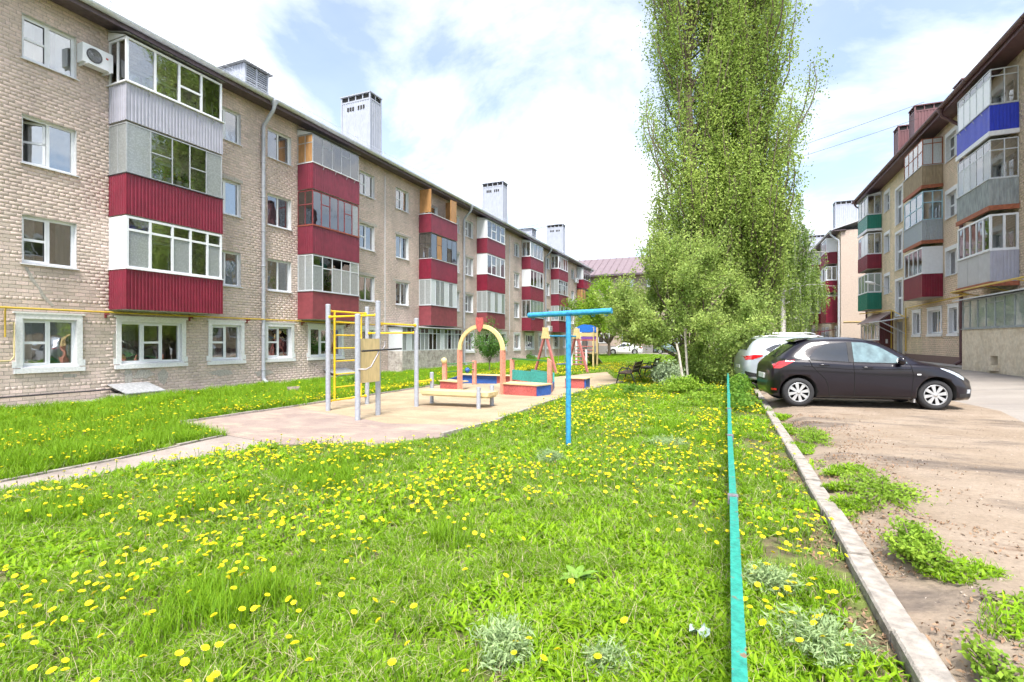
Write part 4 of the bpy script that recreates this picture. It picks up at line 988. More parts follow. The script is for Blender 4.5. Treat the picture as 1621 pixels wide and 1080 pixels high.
    def top(s, nm, m, x0, x1, w, n=12, k=12, off=.006):
        mb = MB(); P = []
        for i in range(n+1):
            x = x0+(x1-x0)*i/n; ww = w(x); P.append([(x, -ww+2*ww*j/k, s.tz(x, -ww+2*ww*j/k)+off) for j in range(k+1)])
        mb.grid([r[::-1] for r in P]); mb.build(nm, m, s.root)
    def line(s, nm, m, pts, w=.006, off=.003, sides=(1,-1)):
        for sg in sides:
            mb = MB(); pp = []
            for (a, b) in zip(pts[:-1], pts[1:]):
                for q in range(8): pp.append((a[0]+(b[0]-a[0])*q/8, a[1]+(b[1]-a[1])*q/8))
            pp.append(pts[-1]); mb.tube([(x, sg*(s.sy(x,z)+off), z) for x, z in pp], w, 4); mb.build(nm, m, s.root)
lin = lambda *p: (lambda x: float(np.interp(x, [a for a, b in p], [b for a, b in p])))
PXF = m_paint = None
m_pb = mat('dark_plum_metallic', (.006,.0035,.009), .28, .1, var=.05, scale=2, spec=.3, coat=.7)
m_ps = mat('silver_blue_metallic', (.48,.53,.58), .28, .3, var=.04, scale=2, coat=.8)
m_pw = mat('white_car_paint', (.72,.74,.76), .25, 0, var=.03, scale=2, coat=.8)
m_pg = mat('grey_green_car_paint', (.10,.16,.15), .3, .2, var=.03, coat=.8)
def hatch(loc, head, label, paint):
    c = Car(HATCH, loc, head, 'parked_car', label, paint)
    c.side('side_window', m_cglass, .88, 1.60, lin((.88,1.0),(1.0,.985),(1.6,.955)), lin((.88,1.04),(1.0,1.20),(1.2,1.315),(1.6,1.36)))
    c.side('side_window', m_cteal, 1.70, 2.66, lin((1.7,.95),(2.66,.93)), lin((1.7,1.365),(1.95,1.35),(2.2,1.27),(2.5,1.07),(2.66,.95)))
    c.side('pillar_trim', m_blackp, 1.605, 1.695, lin((1.6,.955),(1.7,.95)), lin((1.6,1.365),(1.7,1.366)), off=.004)
    
    c.top('rear_window', m_cglass, .30, .74, lambda x: .51)
    c.top('windscreen', m_cglass, 2.16, 2.88, lin((2.16,.54),(2.88,.66)))
    c.side('tail_lamp', m_tail, .19, .58, lin((.19,.80),(.30,.80),(.58,.955)), lin((.19,.88),(.30,.955),(.58,.985)), n=18, off=.010)
    c.side('head_lamp', m_head, 3.22, 3.66, lin((3.22,.83),(3.45,.72),(3.66,.60)), lin((3.22,.85),(3.45,.79),(3.66,.665)), n=16, off=.009)
    c.side('rear_reflector', m_tail, .165, .25, lin((0,.33),(1,.33)), lin((0,.37),(1,.37)))
    c.side('fog_lamp', m_head, 3.70, 3.78, lin((0,.34),(4,.34)), lin((0,.42),(4,.42)))
    c.side('side_marker', m_plate, 2.80, 2.87, lin((0,.70),(4,.70)), lin((0,.725),(4,.725)), n=4)
    c.side('lower_bumper', m_blackp, 3.56, 3.80, lin((0,.24),(4,.26)), lin((0,.32),(4,.34)), off=.004)
    c.line('door_seam', m_well, [(.86,1.0),(.92,.85),(1.16,.60),(1.22,.42),(1.24,.24)]); c.line('door_seam', m_well, [(1.68,.95),(1.70,.6),(1.69,.24)]); c.line('door_seam', m_well, [(2.70,.92),(2.74,.7),(2.70,.24)])
    c.line('sill_seam', m_well, [(1.24,.24),(2.70,.24)]); c.line('belt_moulding', m_blackp, [(.9,.985),(1.65,.945),(2.66,.925)], .008)
    c.line('crease', paint, [(.75,.86),(1.7,.80),(2.7,.82)], .010, .0)
    for x in (1.30, 2.28)[:0]: pass
    for (x, z) in ((1.14,.885),(1.94,.845)):
        for sg in (1,-1):
            m = MB(); y = sg*(c.sy(x, z)+.02); m.tube([(x-.09,y-sg*.018,z),(x-.05,y,z),(x+.05,y,z),(x+.09,y-sg*.018,z)], .014, 8); m.build('door_handle', paint, c.root)
    for sg in (1,-1):
        m = MB(); y = sg*(c.sy(2.5,.94)); m.lathe([(.0,-.06),(.05,-.055),(.085,-.01),(.09,.02),(.07,.055),(0,.06)], (2.50, y+sg*.12, .985), (1,0,0), 14); m.beam((2.53,y-sg*.01,.95),(2.52,y+sg*.08,.965),.05,.03); m.build('wing_mirror', paint, c.root)
        m = MB(); m.box(2.76,2.79, sg*.80, sg*.62, .14, .42); m.build('mud_flap', mat('grey_mud_flap', (.33,.32,.31), .8), c.root)
    m = MB(); m.box(.105,.14,-.26,.26,.56,.67); m.build('number_plate', m_plate, c.root)
    m = MB(); m.box(3.86,3.915,-.26,.26,.42,.53); m.build('number_plate', m_plate, c.root)
    m = MB(); m.prism([(.70,-.5,1.395),(.92,-.52,1.452),(.92,-.52,1.43),(.64,-.5,1.37)], (0,1.02,0)); m.build('spoiler', paint, c.root)
    m = MB(); m.tube([(1.5,0,1.475),(1.28,0,1.62)], [.006,.003], 5); m.build('aerial', m_blackp, c.root)
    m = MB(); m.box(.6,3.3,-.62,.62,.17,.30); m.build('underbody', m_well, c.root)
    return c
def suv(loc, head, label, paint):
    c = Car(SUV, loc, head, 'parked_car', label, paint)
    c.side('side_window', m_cglass, 1.12, 1.85, lin((1.12,1.13),(1.85,1.10)), lin((1.12,1.36),(1.3,1.46),(1.85,1.50)))
    c.side('side_window', m_cglass, 1.93, 2.88, lin((1.93,1.10),(2.88,1.07)), lin((1.93,1.50),(2.2,1.485),(2.5,1.37),(2.88,1.09)))
    c.side('quarter_window', m_cglass, .62, 1.06, lin((.62,1.20),(.8,1.145),(1.06,1.135)), lin((.62,1.25),(.85,1.37),(1.06,1.42)))
    c.top('rear_window', m_cglass, .14, .42, lambda x: .54); c.top('windscreen', m_cglass, 2.40, 3.12, lin((2.4,.58),(3.12,.70)))
    c.side('tail_lamp', m_tail, .055, .52, lin((.055,.90),(.25,.92),(.52,1.02)), lin((.055,1.02),(.25,1.065),(.52,1.06)), n=16, off=.010)
    c.side('head_lamp', m_head, 3.6, 4.05, lin((3.6,.92),(4.05,.74)), lin((3.6,.94),(4.05,.84)), off=.009)
    c.side('bumper_trim', m_blackp, .05, .46, lin((0,.36),(4,.36)), lin((0,.55),(.46,.44)), off=.006)
    c.line('door_seam', m_well, [(1.08,1.12),(1.14,.9),(1.38,.62),(1.42,.3)]); c.line('door_seam', m_well, [(1.9,1.1),(1.9,.3)]); c.line('belt_moulding', m_blackp, [(.62,1.16),(1.9,1.09),(2.88,1.06)], .009)
    c.line('sill_trim', m_blackp, [(1.3,.30),(2.9,.30)], .03)
    for sg in (1,-1):
        m = MB(); m.tube([(.6,sg*.60,1.635),(.75,sg*.61,1.675),(2.1,sg*.62,1.675),(2.25,sg*.61,1.63)], .018, 8); m.build('roof_rail', m_rim, c.root)
        m = MB(); y = sg*c.sy(2.7,1.1); m.lathe([(0,-.06),(.08,-.03),(.1,.02),(0,.07)], (2.72, y+sg*.13, 1.13), (1,0,0), 12); m.build('wing_mirror', paint, c.root)
    m = MB(); m.box(-.012,.03,-.26,.26,.62,.73); m.build('number_plate', m_plate, c.root)
    m = MB(); m.box(.6,3.6,-.62,.62,.22,.34); m.build('underbody', m_well, c.root)
    return c
def sedan(loc, head, label, paint):
    c = Car(SEDAN, loc, head, 'parked_car', label, paint)
    c.side('side_window', m_cglass, 1.2, 1.95, lin((1.2,.97),(1.95,.95)), lin((1.2,1.08),(1.45,1.28),(1.95,1.34)))
    c.side('side_window', m_cglass, 2.02, 2.95, lin((2.0,.95),(2.95,.93)), lin((2.0,1.34),(2.4,1.31),(2.95,.96)))
    c.top('windscreen', m_cglass, 2.48, 3.16, lin((2.4,.55),(3.16,.68))); c.top('rear_window', m_cglass, .9, 1.32, lambda x: .52)
    c.side('head_lamp', m_head, 3.75, 4.2, lin((3.75,.74),(4.2,.58)), lin((3.75,.78),(4.2,.66)), off=.009); c.side('tail_lamp', m_tail, .06, .4, lin((0,.78),(1,.80)), lin((0,.90),(1,.93)), off=.009)
    c.line('door_seam', m_well, [(1.98,.95),(1.98,.28)]); c.line('door_seam', m_well, [(3.0,.92),(3.0,.28)])
    m = MB(); m.box(4.3,4.415,-.45,.45,.30,.42); m.build('grille', m_blackp, c.root)
    m = MB(); m.box(4.36,4.42,-.26,.26,.44,.54); m.build('number_plate', m_plate, c.root)
    return c
hd = rad(8.5); r0 = Vector((1.40,12.25)); rl = Vector((math.cos(hd), math.sin(hd)))
org_ = r0-rl*.66+Vector((-rl.y, rl.x))*.80
hatch((org_.x, org_.y, .115), hd, 'black hatchback parked nose out beside the kerb, nearest of the parked cars', m_pb)
hd = rad(10); rl = Vector((math.cos(hd), math.sin(hd))); o_ = Vector((1.28,16.55))-rl*.82+Vector((-rl.y, rl.x))*.85
suv((o_.x, o_.y, .115), hd, 'silver crossover parked just behind the black hatchback', m_ps).root.scale = (.97,1,.92)
hd = rad(8); o_ = Vector((.62,21.2)); suv((o_.x, o_.y, .115), hd, 'white car with red tail lamps parked behind the silver crossover', m_pw)
sedan((.75, 25.6, .115), rad(6), 'pale car mostly hidden behind the white parked car', m_ps)
sedan((-9.4, 63.2, -.16), rad(186), 'white sedan parked at the far end of the lawn', m_pw)
hatch((-4.3, 64.5, -.06), rad(182), 'dark green car far away in front of the cross building', m_pg)

# ------------------------------------------------------------------ blue carpet-beating post
m_bluep = mat('blue_pole_paint', (.04,.29,.54), .5, var=.2, scale=9, bump=.2, bscale=90, spec=.4, col2=(.03,.17,.30), c2pos=(.60,.68))
t = thing('carpet_beating_post', (-2.09,7.0,-.03), 'blue steel T shaped carpet beating post standing in the dandelion lawn', 'post')
MB().tube([(-2.09,7.0,-.2),(-2.09,7.0,1.86)], .038, 14).build('pole', m_bluep, t)
MB().tube([(-2.74,7.10,1.885),(-1.45,6.93,1.915)], .040, 14).build('crossbar', m_bluep, t)
for k in range(7):
    f = .06+k*.146; x = -2.74+1.29*f; y_ = 7.10-.17*f; z = 1.885+.03*f
    MB().tube([(x-.02,y_,z-.035),(x-.02,y_,z-.062),(x+.02,y_,z-.062),(x+.02,y_,z-.035)], .006, 5).build('hook', m_bluep, t)
# ------------------------------------------------------------------ low green fence
m_teal = mat('turquoise_fence_paint', (.022,.27,.205), .5, var=.2, scale=14, bump=.3, bscale=80, col2=(.20,.14,.09), c2pos=(.62,.67))
m_rust = mat('worn_clamp_metal', (.24,.22,.24), .6, .3, var=.3, scale=30)
fe = thing('low_fence', (.04,8,0), 'low turquoise painted tube rail fence along the lawn edge', 'fence')
ps = [-1.05+2.36*k for k in range(9)]
for k, v in enumerate(ps):
    MB().box(.025,.055,v-.015,v+.015,-.15,.425).build('post', m_teal, fe)
    c = MB(); c.box(.008,.072,v-.03,v-.004,.42,.477); c.box(.008,.072,v+.004,v+.03,.42,.477); c.build('clamp', m_rust if k in (2,3,4) else m_teal, fe)
    if k < len(ps)-1:
        a = RN.uniform(-.008,.008); b = RN.uniform(-.008,.008)
        MB().beam((.04+a,v+.002,.445+a),(.04+b,v+2.358,.445+b),.046,.046).build('rail', m_teal, fe)
        MB().beam((.04,v+.02,.17+b),(.04,v+2.34,.17+a),.03,.03).build('lower_rail', m_teal, fe)
for (x, y_, h) in ((-.95,23.5,1.35),):
    q = MB(); q.tube([(x,y_,-.1),(x,y_,h)], .05, 8); q.lathe([(.05,0),(.055,.02),(0,.05)], (x,y_,h), (0,0,1), 8); o = q.build('green_post', m_teal, org=(x,y_,0)); tag(o, 'short green steel post under the spreading tree', 'post')
m_stake = mat('whitewashed_stake', (.52,.47,.41), .9, var=.25, scale=8, stretch=(1,1,.3), bump=.3)
for (x, y_, h, dx, lab) in ((-1.15,17.6,2.1,-.15,'tall pale wooden stake in the shrubs by the fence'),(-1.17,16.3,1.42,-.25,'shorter leaning pale wooden stake in the shrubs')):
    q = MB(); q.tube([(x,y_,-.2),(x+dx*.4,y_,h*.4),(x+dx*.7,y_+.02,h*.75),(x+dx,y_,h)], [.045,.04,.037,.033], 8); o = q.build('wooden_stake', m_stake, org=(x,y_,0)); tag(o, lab, 'stake')

# ------------------------------------------------------------------ gym frame
m_gpost = mat('grey_post_paint', (.36,.38,.43), .5, var=.1, scale=8, bump=.1)
m_gyel = mat('yellow_bar_paint', (.80,.55,.02), .4, var=.1, scale=10)
m_board = mat('tan_board', (.60,.47,.24), .7, var=.1, scale=6, stretch=(1,1,.3))
m_steel = mat('bent_steel', (.34,.32,.33), .4, .5, var=.2, scale=30)
m_plank = mat('pine_plank', (.60,.47,.25), .75, var=.15, scale=5, stretch=(.3,2,2))
gy = thing('gym_frame', (-7.6,9.4,-.12), 'outdoor gym frame with grey posts, yellow ladder bars and tan board', 'gym frame')
G = dict(a=(-6.85,8.17,2.05), b=(-8.54,9.16,2.36), c=(-6.93,8.92,2.37), d=(-8.5,10.5,2.38), e=(-6.97,10.45,2.06), f=(-6.99,11.18,.70))
for k, (x, y_, h) in G.items():
    r = .055 if k != 'f' else .05
    q = MB().tube([(x,y_,-.4),(x,y_,h-.015)], r, 16).build('post', m_gpost, gy)
    MB().lathe([(r,-.02),(r+.004,0),(r*.6,.012),(0,.015)], (x,y_,h-.012), (0,0,1), 16).build('post_cap', m_gpost, gy)
def bar(a, b, z, z2=None, r=.022, nm='bar'):
    p = Vector((G[a][0],G[a][1],z)); e = Vector((G[b][0],G[b][1],z2 or z)); d = (e-p).normalized()
    o = MB().tube([p+d*.03, e-d*.03], r, 10).build(nm, m_gyel, gy)
    for u in (p+d*.07, e-d*.07):
        MB().tube([u-d*.02, u+d*.02], .036, 10).build('collar', m_gyel, o)
bar('b','d',2.20); bar('b','c',2.06); bar('c','e',1.88); bar('d','e',1.70); bar('b','d',.10); bar('e','f',.50)
for vy in (9.36, 10.30): MB().tube([(-8.53,vy,.10),(-8.53,vy,2.2)], .026, 10).build('ladder_rail', m_gyel, gy)
for k in range(6): MB().tube([(-8.53,9.37,.40+.31*k),(-8.53,10.29,.40+.31*k)], .017, 8).build('rung', m_gyel, gy)
MB().box(-6.87,-6.84,8.235,8.86,.64,1.55).build('board', m_board, gy)
q = MB(); q.tube([(-6.80,8.14,.93),(-6.66,8.2,.93),(-6.62,8.30,.98),(-6.60,8.48,1.22),(-6.60,8.52,1.3)], .016, 8); q.build('handle', m_steel, gy)
MB().tube([(-6.62,8.02,1.30),(-6.58,8.85,1.32),(-6.56,9.25,1.33)], .019, 8).build('handle', m_blackp, gy)
MB().tube([(-6.60,8.55,1.31),(-6.60,8.66,1.33),(-6.60,8.72,1.40),(-6.60,8.73,1.50)], .014, 8).build('handle', m_steel, gy)
be = thing('balance_bench', (-6.1,10.8,-.1), 'low pale plank bench on grey posts beside the gym frame', 'bench')
for k in range(2): 
    yy = 10.56+.28*k; MB().box(-6.93,-5.08,yy,yy+.265,.20,.29).build('plank', m_plank, be)
MB().box(-6.90,-5.12,10.58,11.08,.16,.198).build('support', m_plank, be)
for (x, y_, h) in ((-5.30,10.50,.43),(-5.27,11.16,.43)):
    MB().tube([(x,y_,-.4),(x,y_,h)], .05, 14).build('post', m_gpost, be)

# ------------------------------------------------------------------ sandbox with arch
m_coral = mat('coral_paint', (.60,.26,.18), .6, var=.2, scale=8, macro=.2)
m_pyel = mat('pale_yellow_paint', (.70,.55,.26), .6, var=.15, scale=8, macro=.15)
m_pred = mat('red_toy_paint', (.46,.10,.09), .6, var=.2, scale=8, macro=.25)
m_pblue = mat('blue_toy_paint', (.03,.10,.36), .5, var=.15, scale=8)
m_pteal = mat('teal_toy_paint', (.06,.40,.35), .6, var=.2, scale=8, macro=.2)
m_pgreen = mat('green_toy_paint', (.06,.22,.06), .5, var=.12, scale=8)
sb = thing('sandbox', (-7.4,14.8,-.11), 'wooden sandbox with yellow arch, red tulip ornament and coloured seat boxes', 'sandbox')
P1 = Vector((-7.88,14.28,-.12)); P2 = Vector((-6.12,13.72,-.1)); ad = (P2-P1); ad.z = 0; W_ = ad.length; ad.normalize(); an_ = Vector((-ad.y, ad.x, 0))
for P in (P1, P2): MB().beam(P-Vector((0,0,.2)), P+Vector((0,0,1.33)), .14, .10, up=(ad.x,ad.y,0)).build('arch_leg', m_coral, sb)
mid = (P1+P2)/2; q = MB(); n = 20; R1 = W_/2+.07; R2 = W_/2-.07
def arcp(R, t, dy): return mid+ad*(R*math.cos(t))+Vector((0,0,1.33+R*.80*math.sin(t)))+an_*dy
for i in range(n):
    t0 = math.pi*i/n; t1 = math.pi*(i+1)/n
    V_ = [arcp(R1,t0,-.03),arcp(R1,t1,-.03),arcp(R2,t1,-.03),arcp(R2,t0,-.03),arcp(R1,t0,.03),arcp(R1,t1,.03),arcp(R2,t1,.03),arcp(R2,t0,.03)]
    q.add(V_, [(0,1,2,3),(7,6,5,4),(0,4,5,1),(2,6,7,3)])
q.build('arch', m_pyel, sb)
tp = mid+Vector((0,0,1.33+R1*.80-.12)); sh = [(0,-.12),(.10,-.03),(.15,.12),(.155,.34),(.09,.29),(.07,.34),(.02,.29),(-.02,.34),(-.07,.29),(-.09,.34),(-.155,.34),(-.15,.12),(-.10,-.03)]
MB().prism([tp+ad*a+Vector((0,0,b))-an_*.055 for a, b in sh], an_*.025).build('tulip', m_pred, sb)
def plank(p, q_, z0, z1, th, m, nm): 
    p = Vector((p[0],p[1],0)); q_ = Vector((q_[0],q_[1],0)); MB().beam(p+Vector((0,0,(z0+z1)/2)), q_+Vector((0,0,(z0+z1)/2)), th, z1-z0).build(nm, m, sb)
Fl = (-8.75,14.55); Bl = (-9.6,17.3); Br = (-6.6,17.4); Fr = (-4.95,13.45); Rb = (-5.25,15.9)
plank(Fl, (P1.x,P1.y), -.12, .16, .05, m_pred, 'side_board'); plank((P2.x,P2.y), Fr, -.12, .22, .05, m_pred, 'side_board')
plank(Fr, (-4.75,14.05), -.12, .22, .05, m_pblue, 'side_board'); plank((-4.8,14.05),(-6.05,14.4), -.12,.22,.05,m_pred,'side_board')
q = MB(); q.prism([(P2.x,P2.y-.06,.225),(Fr[0]+.06,Fr[1]-.06,.225),(-4.70,14.1,.225),(P2.x,P2.y+.62,.225)], (0,0,.035)); q.build('seat', m_plank, sb)
q = MB(); q.prism([(Fl[0]-.05,Fl[1]-.05,.165),(P1.x,P1.y-.06,.165),(P1.x+.1,P1.y+.4,.165),(Fl[0]+.1,Fl[1]+.45,.165)], (0,0,.035)); q.build('seat', m_plank, sb)
plank(Fl, Bl, -.13, .14, .05, m_pblue, 'side_board'); plank(Bl, (-8.0,17.4), -.13, .18, .05, m_pblue, 'side_board'); plank((-8.0,17.4), Br, -.13, .18, .05, m_pred, 'side_board')
q = MB(); q.prism([(Bl[0],Bl[1]-.1,.19),(Br[0],Br[1]-.1,.19),(Br[0],Br[1]+.3,.19),(Bl[0],Bl[1]+.3,.19)], (0,0,.03)); q.build('seat', m_plank, sb)
plank(Br, Rb, -.12, .45, .05, m_pteal, 'back_board'); plank(Rb, (-4.8,14.1), -.12, .16, .05, m_pblue, 'side_board')
plank((-6.9,16.3),(-5.0,14.75), .16, .50, .03, m_pteal, 'back_board'); plank((-6.9,16.3),(-5.0,14.75), .86, .91, .04, m_pgreen, 'rail')
for (x, y_, h, m) in ((-4.98,14.70,.88,m_coral),(-6.93,16.35,.86,m_coral),(-8.72,14.75,.80,m_coral),(-8.55,16.6,.78,m_coral)):
    q = MB(); q.prism([(x-.07,y_-.05,-.3),(x+.07,y_-.05,-.3),(x+.07,y_-.05,h),(x-.07,y_-.05,h-(.0 if m is m_coral and x < -5 else -.10))], (0,.10,0)); q.build('corner_post', m, sb)
MB().tube([(-8.72,14.75,.72),(-8.55,16.6,.70)], .02, 8).build('bead_rod', m_pgreen, sb)
MB().tube([(-8.72,14.75,.45),(-8.55,16.6,.45)], .02, 8).build('bead_rod', m_pgreen, sb)
q = MB(); q.lathe([(.0,-.1),(.06,-.08),(.1,0),(.06,.08),(0,.1)], (-8.58,16.1,.45), (.1,1,0), 14); q.build('bead', m_pblue, sb)
q = MB(); q.lathe([(0,-.11),(.07,-.08),(.11,0),(.07,.08),(0,.11)], (-8.72,14.72,.84), (0,0,1), 14); q.build('post_knob', m_pyel, sb)
# low toy box seat right of the sandbox
tb = thing('toy_seat_box', (-4.4,16.4,-.06), 'small red and blue box seat beyond the sandbox', 'seat box')
MB().box(-4.95,-4.3,16.2,16.25,-.1,.25).build('front_board', m_pred, tb); MB().box(-4.29,-4.25,16.2,16.75,-.1,.25).build('side_board', m_pblue, tb); MB().box(-5.0,-4.2,16.15,16.8,.253,.285).build('seat', m_plank, tb); MB().box(-4.95,-4.3,16.7,16.75,-.1,.25).build('back_board', m_pred, tb)
# sand heaped in the box
N_ = 26; rows = []
for i in range(N_+1):
    rw = []
    for j in range(N_+1):
        x = -9.3+4.6*i/N_; y_ = 13.9+3.3*j/N_; e = math.sin(math.pi*i/N_)*math.sin(math.pi*j/N_)
        rw.append((x, y_, g(x)-.03+.16*e*(.7+.5*math.sin(x*3.1+y_*2.3)*math.sin(y_*4.1)+.15*RN.random())))
    rows.append(rw)
q = MB(); q.grid(rows); o = q.build('sand_heap', m_sand); o['kind'] = 'stuff'; tag(o, 'heap of loose sand inside the sandbox', 'sand')

# ------------------------------------------------------------------ swing and slide tower
m_pink = mat('faded_red_timber', (.46,.16,.145), .65, var=.15, scale=6)
sw = thing('swing', (-7.7,24.6,-.11), 'A frame swing with faded red legs and yellow crowned tops', 'swing')
bd = Vector((.42,.91,0)).normalized(); bn = Vector((bd.y,-bd.x,0))
c1 = Vector((-8.05,23.1,0)); c2 = c1+bd*2.3
for c_ in (c1, c2):
    ap = c_+Vector((0,0,1.72))
    for sg in (-1,1): MB().beam(c_+bn*sg*.80+Vector((0,0,-.3)), ap+bn*sg*.07, .10, .10, up=tuple(bd)).build('leg', m_pink, sw)
    sh = [(-.24,-.1),(.24,-.1),(.14,.22),(.12,.45),(.06,.37),(0,.45),(-.06,.37),(-.12,.45),(-.14,.22)]
    MB().prism([ap+bn*a+Vector((0,0,b))-bd*.07 for a, b in sh], bd*.03).build('crown', m_pyel, sw)
    MB().prism([ap+bn*a+Vector((0,0,b))+bd*.05 for a, b in sh], bd*.03).build('crown', m_pyel, sw)
MB().tube([c1+Vector((0,0,1.74)), c2+Vector((0,0,1.74))], .04, 10).build('top_bar', m_bluep, sw)
for s_ in (-.22,.22):
    pm_ = (c1+c2)/2+bd*s_; MB().tube([pm_+Vector((0,0,1.72)), pm_+Vector((0,0,.38))], .010, 6).build('chain', m_steel, sw)
pm_ = (c1+c2)/2; MB().beam(pm_-bd*.28+Vector((0,0,.36)), pm_+bd*.28+Vector((0,0,.36)), .2, .04).build('seat', m_pblue, sw)
st = thing('slide_tower', (-7.9,31,-.12), 'playground slide tower with blue arched roof panel and red ladder rungs', 'slide')
X0, X1, Y0, Y1 = -8.5, -7.45, 30.2, 31.2
for (x, y_, h, m) in ((X0,Y0,2.35,m_pvc),(X1,Y0,2.35,m_pyel),(X0,Y1,2.35,m_pvc),(X1,Y1,2.35,m_pyel),(X1-.25,Y0-.7,1.0,m_pvc),(X0-.1,Y0-.7,.75,m_pvc)): MB().box(x-.05,x+.05,y_-.05,y_+.05,-.3,h).build('post', m, st)
for yy in (Y0-.06, Y1+.06):
    A = [(X0-.02,yy,2.05),(X1+.02,yy,2.05)]+[(X1+.02-(X1-X0+.04)*i/10,yy,2.30+.22*math.sin(math.pi*i/10)) for i in range(11)]
    MB().prism(A, (0,.03,0)).build('roof_panel', mat('bright_blue_paint', (.02,.16,.62), .45), st)
    MB().box(X0,X1,yy-.012,yy+.03,1.80,2.0).build('rail_board', m_pyel, st); MB().box(X0,X1,yy-.012,yy+.03,1.62,1.76).build('rail_board', mat('violet_paint', (.20,.07,.36), .5), st); MB().box(X0,X1,yy-.012,yy+.03,1.52,1.60).build('rail_board', m_pred, st)
MB().box(X0,X1,Y0,Y1,.72,.78).build('platform', m_plank, st)
for k in range(4): MB().tube([(X0-.05,Y0-.62+.15*k,.1+.22*k),(X1-.2,Y0-.62+.15*k,.1+.22*k)], .035, 8).build('rung', m_pink, st)
for k in range(2): MB().tube([(X0,Y0-.06,.95+.22*k),(X1,Y0-.06,.95+.22*k)], .03, 8).build('rung', m_pink, st)
q = MB(); q.prism([(X0+.1,Y1,.76),(X0+.1,Y1+2.3,.02),(X0+.1,Y1+2.3,-.02),(X0+.1,Y1,.70)], (.8,0,0)); q.build('chute', m_alu, st)

# ------------------------------------------------------------------ park benches
m_slat = mat('dark_brown_slat', (.085,.05,.04), .6, var=.2, scale=10, stretch=(3,.4,3)); m_iron = mat('black_iron', (.03,.028,.028), .5, .3)
def park_bench(x, y0, label):
    b = thing('park_bench', (x, y0+.8, g(x)), label, 'bench', 'benches at the playground edge'); z = g(x)
    for yy in (y0+.05, y0+1.55):
        q = MB(); q.tube([(x-.42,yy,z-.05),(x-.26,yy,z+.55),(x-.20,yy,z+.62),(x+.08,yy,z+.60),(x+.12,yy,z+.55),(x+.13,yy,z+.42),(x+.32,yy,z-.05)], .02, 8); q.tube([(x-.30,yy,z+.42),(x+.13,yy,z+.40),(x+.30,yy,z+.86)], .018, 8); q.build('end_frame', m_iron, b)
    for k in range(4): MB().box(x-.32+.11*k,x-.32+.11*k+.09,y0,y0+1.6,z+.43,z+.465).build('seat_slat', m_slat, b)
    for k in range(3):
        xx = x+.15+.055*k; zz_ = z+.50+.13*k; MB().beam((xx,y0,zz_),(xx,y0+1.6,zz_), .03, .10, up=(.35,0,.94)).build('back_slat', m_slat, b)
park_bench(-3.15, 17.6, 'brown slatted bench nearer the sand at the playground edge'); park_bench(-2.95, 21.3, 'brown slatted bench standing behind the nearer bench')

# ------------------------------------------------------------------ small things on and by the left block
def air_con(v, z, o, label):
    a = thing('air_conditioner', FL.p(v, o, z), label, 'air conditioner', 'outdoor air conditioning units')
    q = MB(); FL.box(q, v-.39, v+.39, o+.08, o+.36, z, z+.54); bo = q.build('casing', m_pvc, a)
    q = MB(); q.lathe([(.20,0),(.205,.012),(.19,.012),(.185,.004),(0,.004)], FL.p(v-.10, o+.36, z+.27), (1,0,0), 24); q.build('fan_grille', mat('fan_dark', (.12,.12,.13), .6), a)
    for k in range(1,6): 
        q = MB(); q.lathe([(.03*k+.006,.012),(.03*k+.006,.018),(.03*k-.001,.018),(.03*k-.001,.012)], FL.p(v-.10, o+.36, z+.27), (1,0,0), 20); q.build('grille_ring', m_alu, a)
    q = MB(); q.box(UL+o+.36,UL+o+.368,v+.20,v+.26,z+.32,z+.37); q.build('badge', m_pred, a)
    for s_ in (-.3,.3):
        q = MB(); FL.box(q, v+s_-.02, v+s_+.02, .013, o+.38, z-.045, z-.005); q.build('bracket', m_white, a)
air_con(8.92, 9.55, .02, 'white air conditioner left of the lavender balcony, nearest unit on the wall')
air_con(60.9, 8.75, .02, 'small far air conditioner beside the last balcony column, upper one')
air_con(50.6, 2.55, .02, 'small far air conditioner low on the wall near the sixth balcony column')
def hatch_cover(v0, v1, label):
    o = MB().prism([FL.p(v0,.03,.18),FL.p(v0,.95,-.06),FL.p(v0,.95,-.09),FL.p(v0,.03,.15)], (0,v1-v0,0)).build('basement_hatch', mat('dull_tin', (.42,.43,.45), .5, .3, var=.2), org=FL.p(v0,.5,-.2)); tag(o, label, 'hatch')
    q = MB(); FL.box(q, v0+.06, v1-.06, .02, .9, -.3, -.1); q.build('hatch_kerb', m_conc, o)
hatch_cover(9.35, 10.5, 'sloping tin basement hatch below the wide ground floor window'); hatch_cover(18.3, 19.8, 'sloping tin basement hatch behind the gym frame'); hatch_cover(45.0, 46.4, 'far pale basement hatch behind the swing')
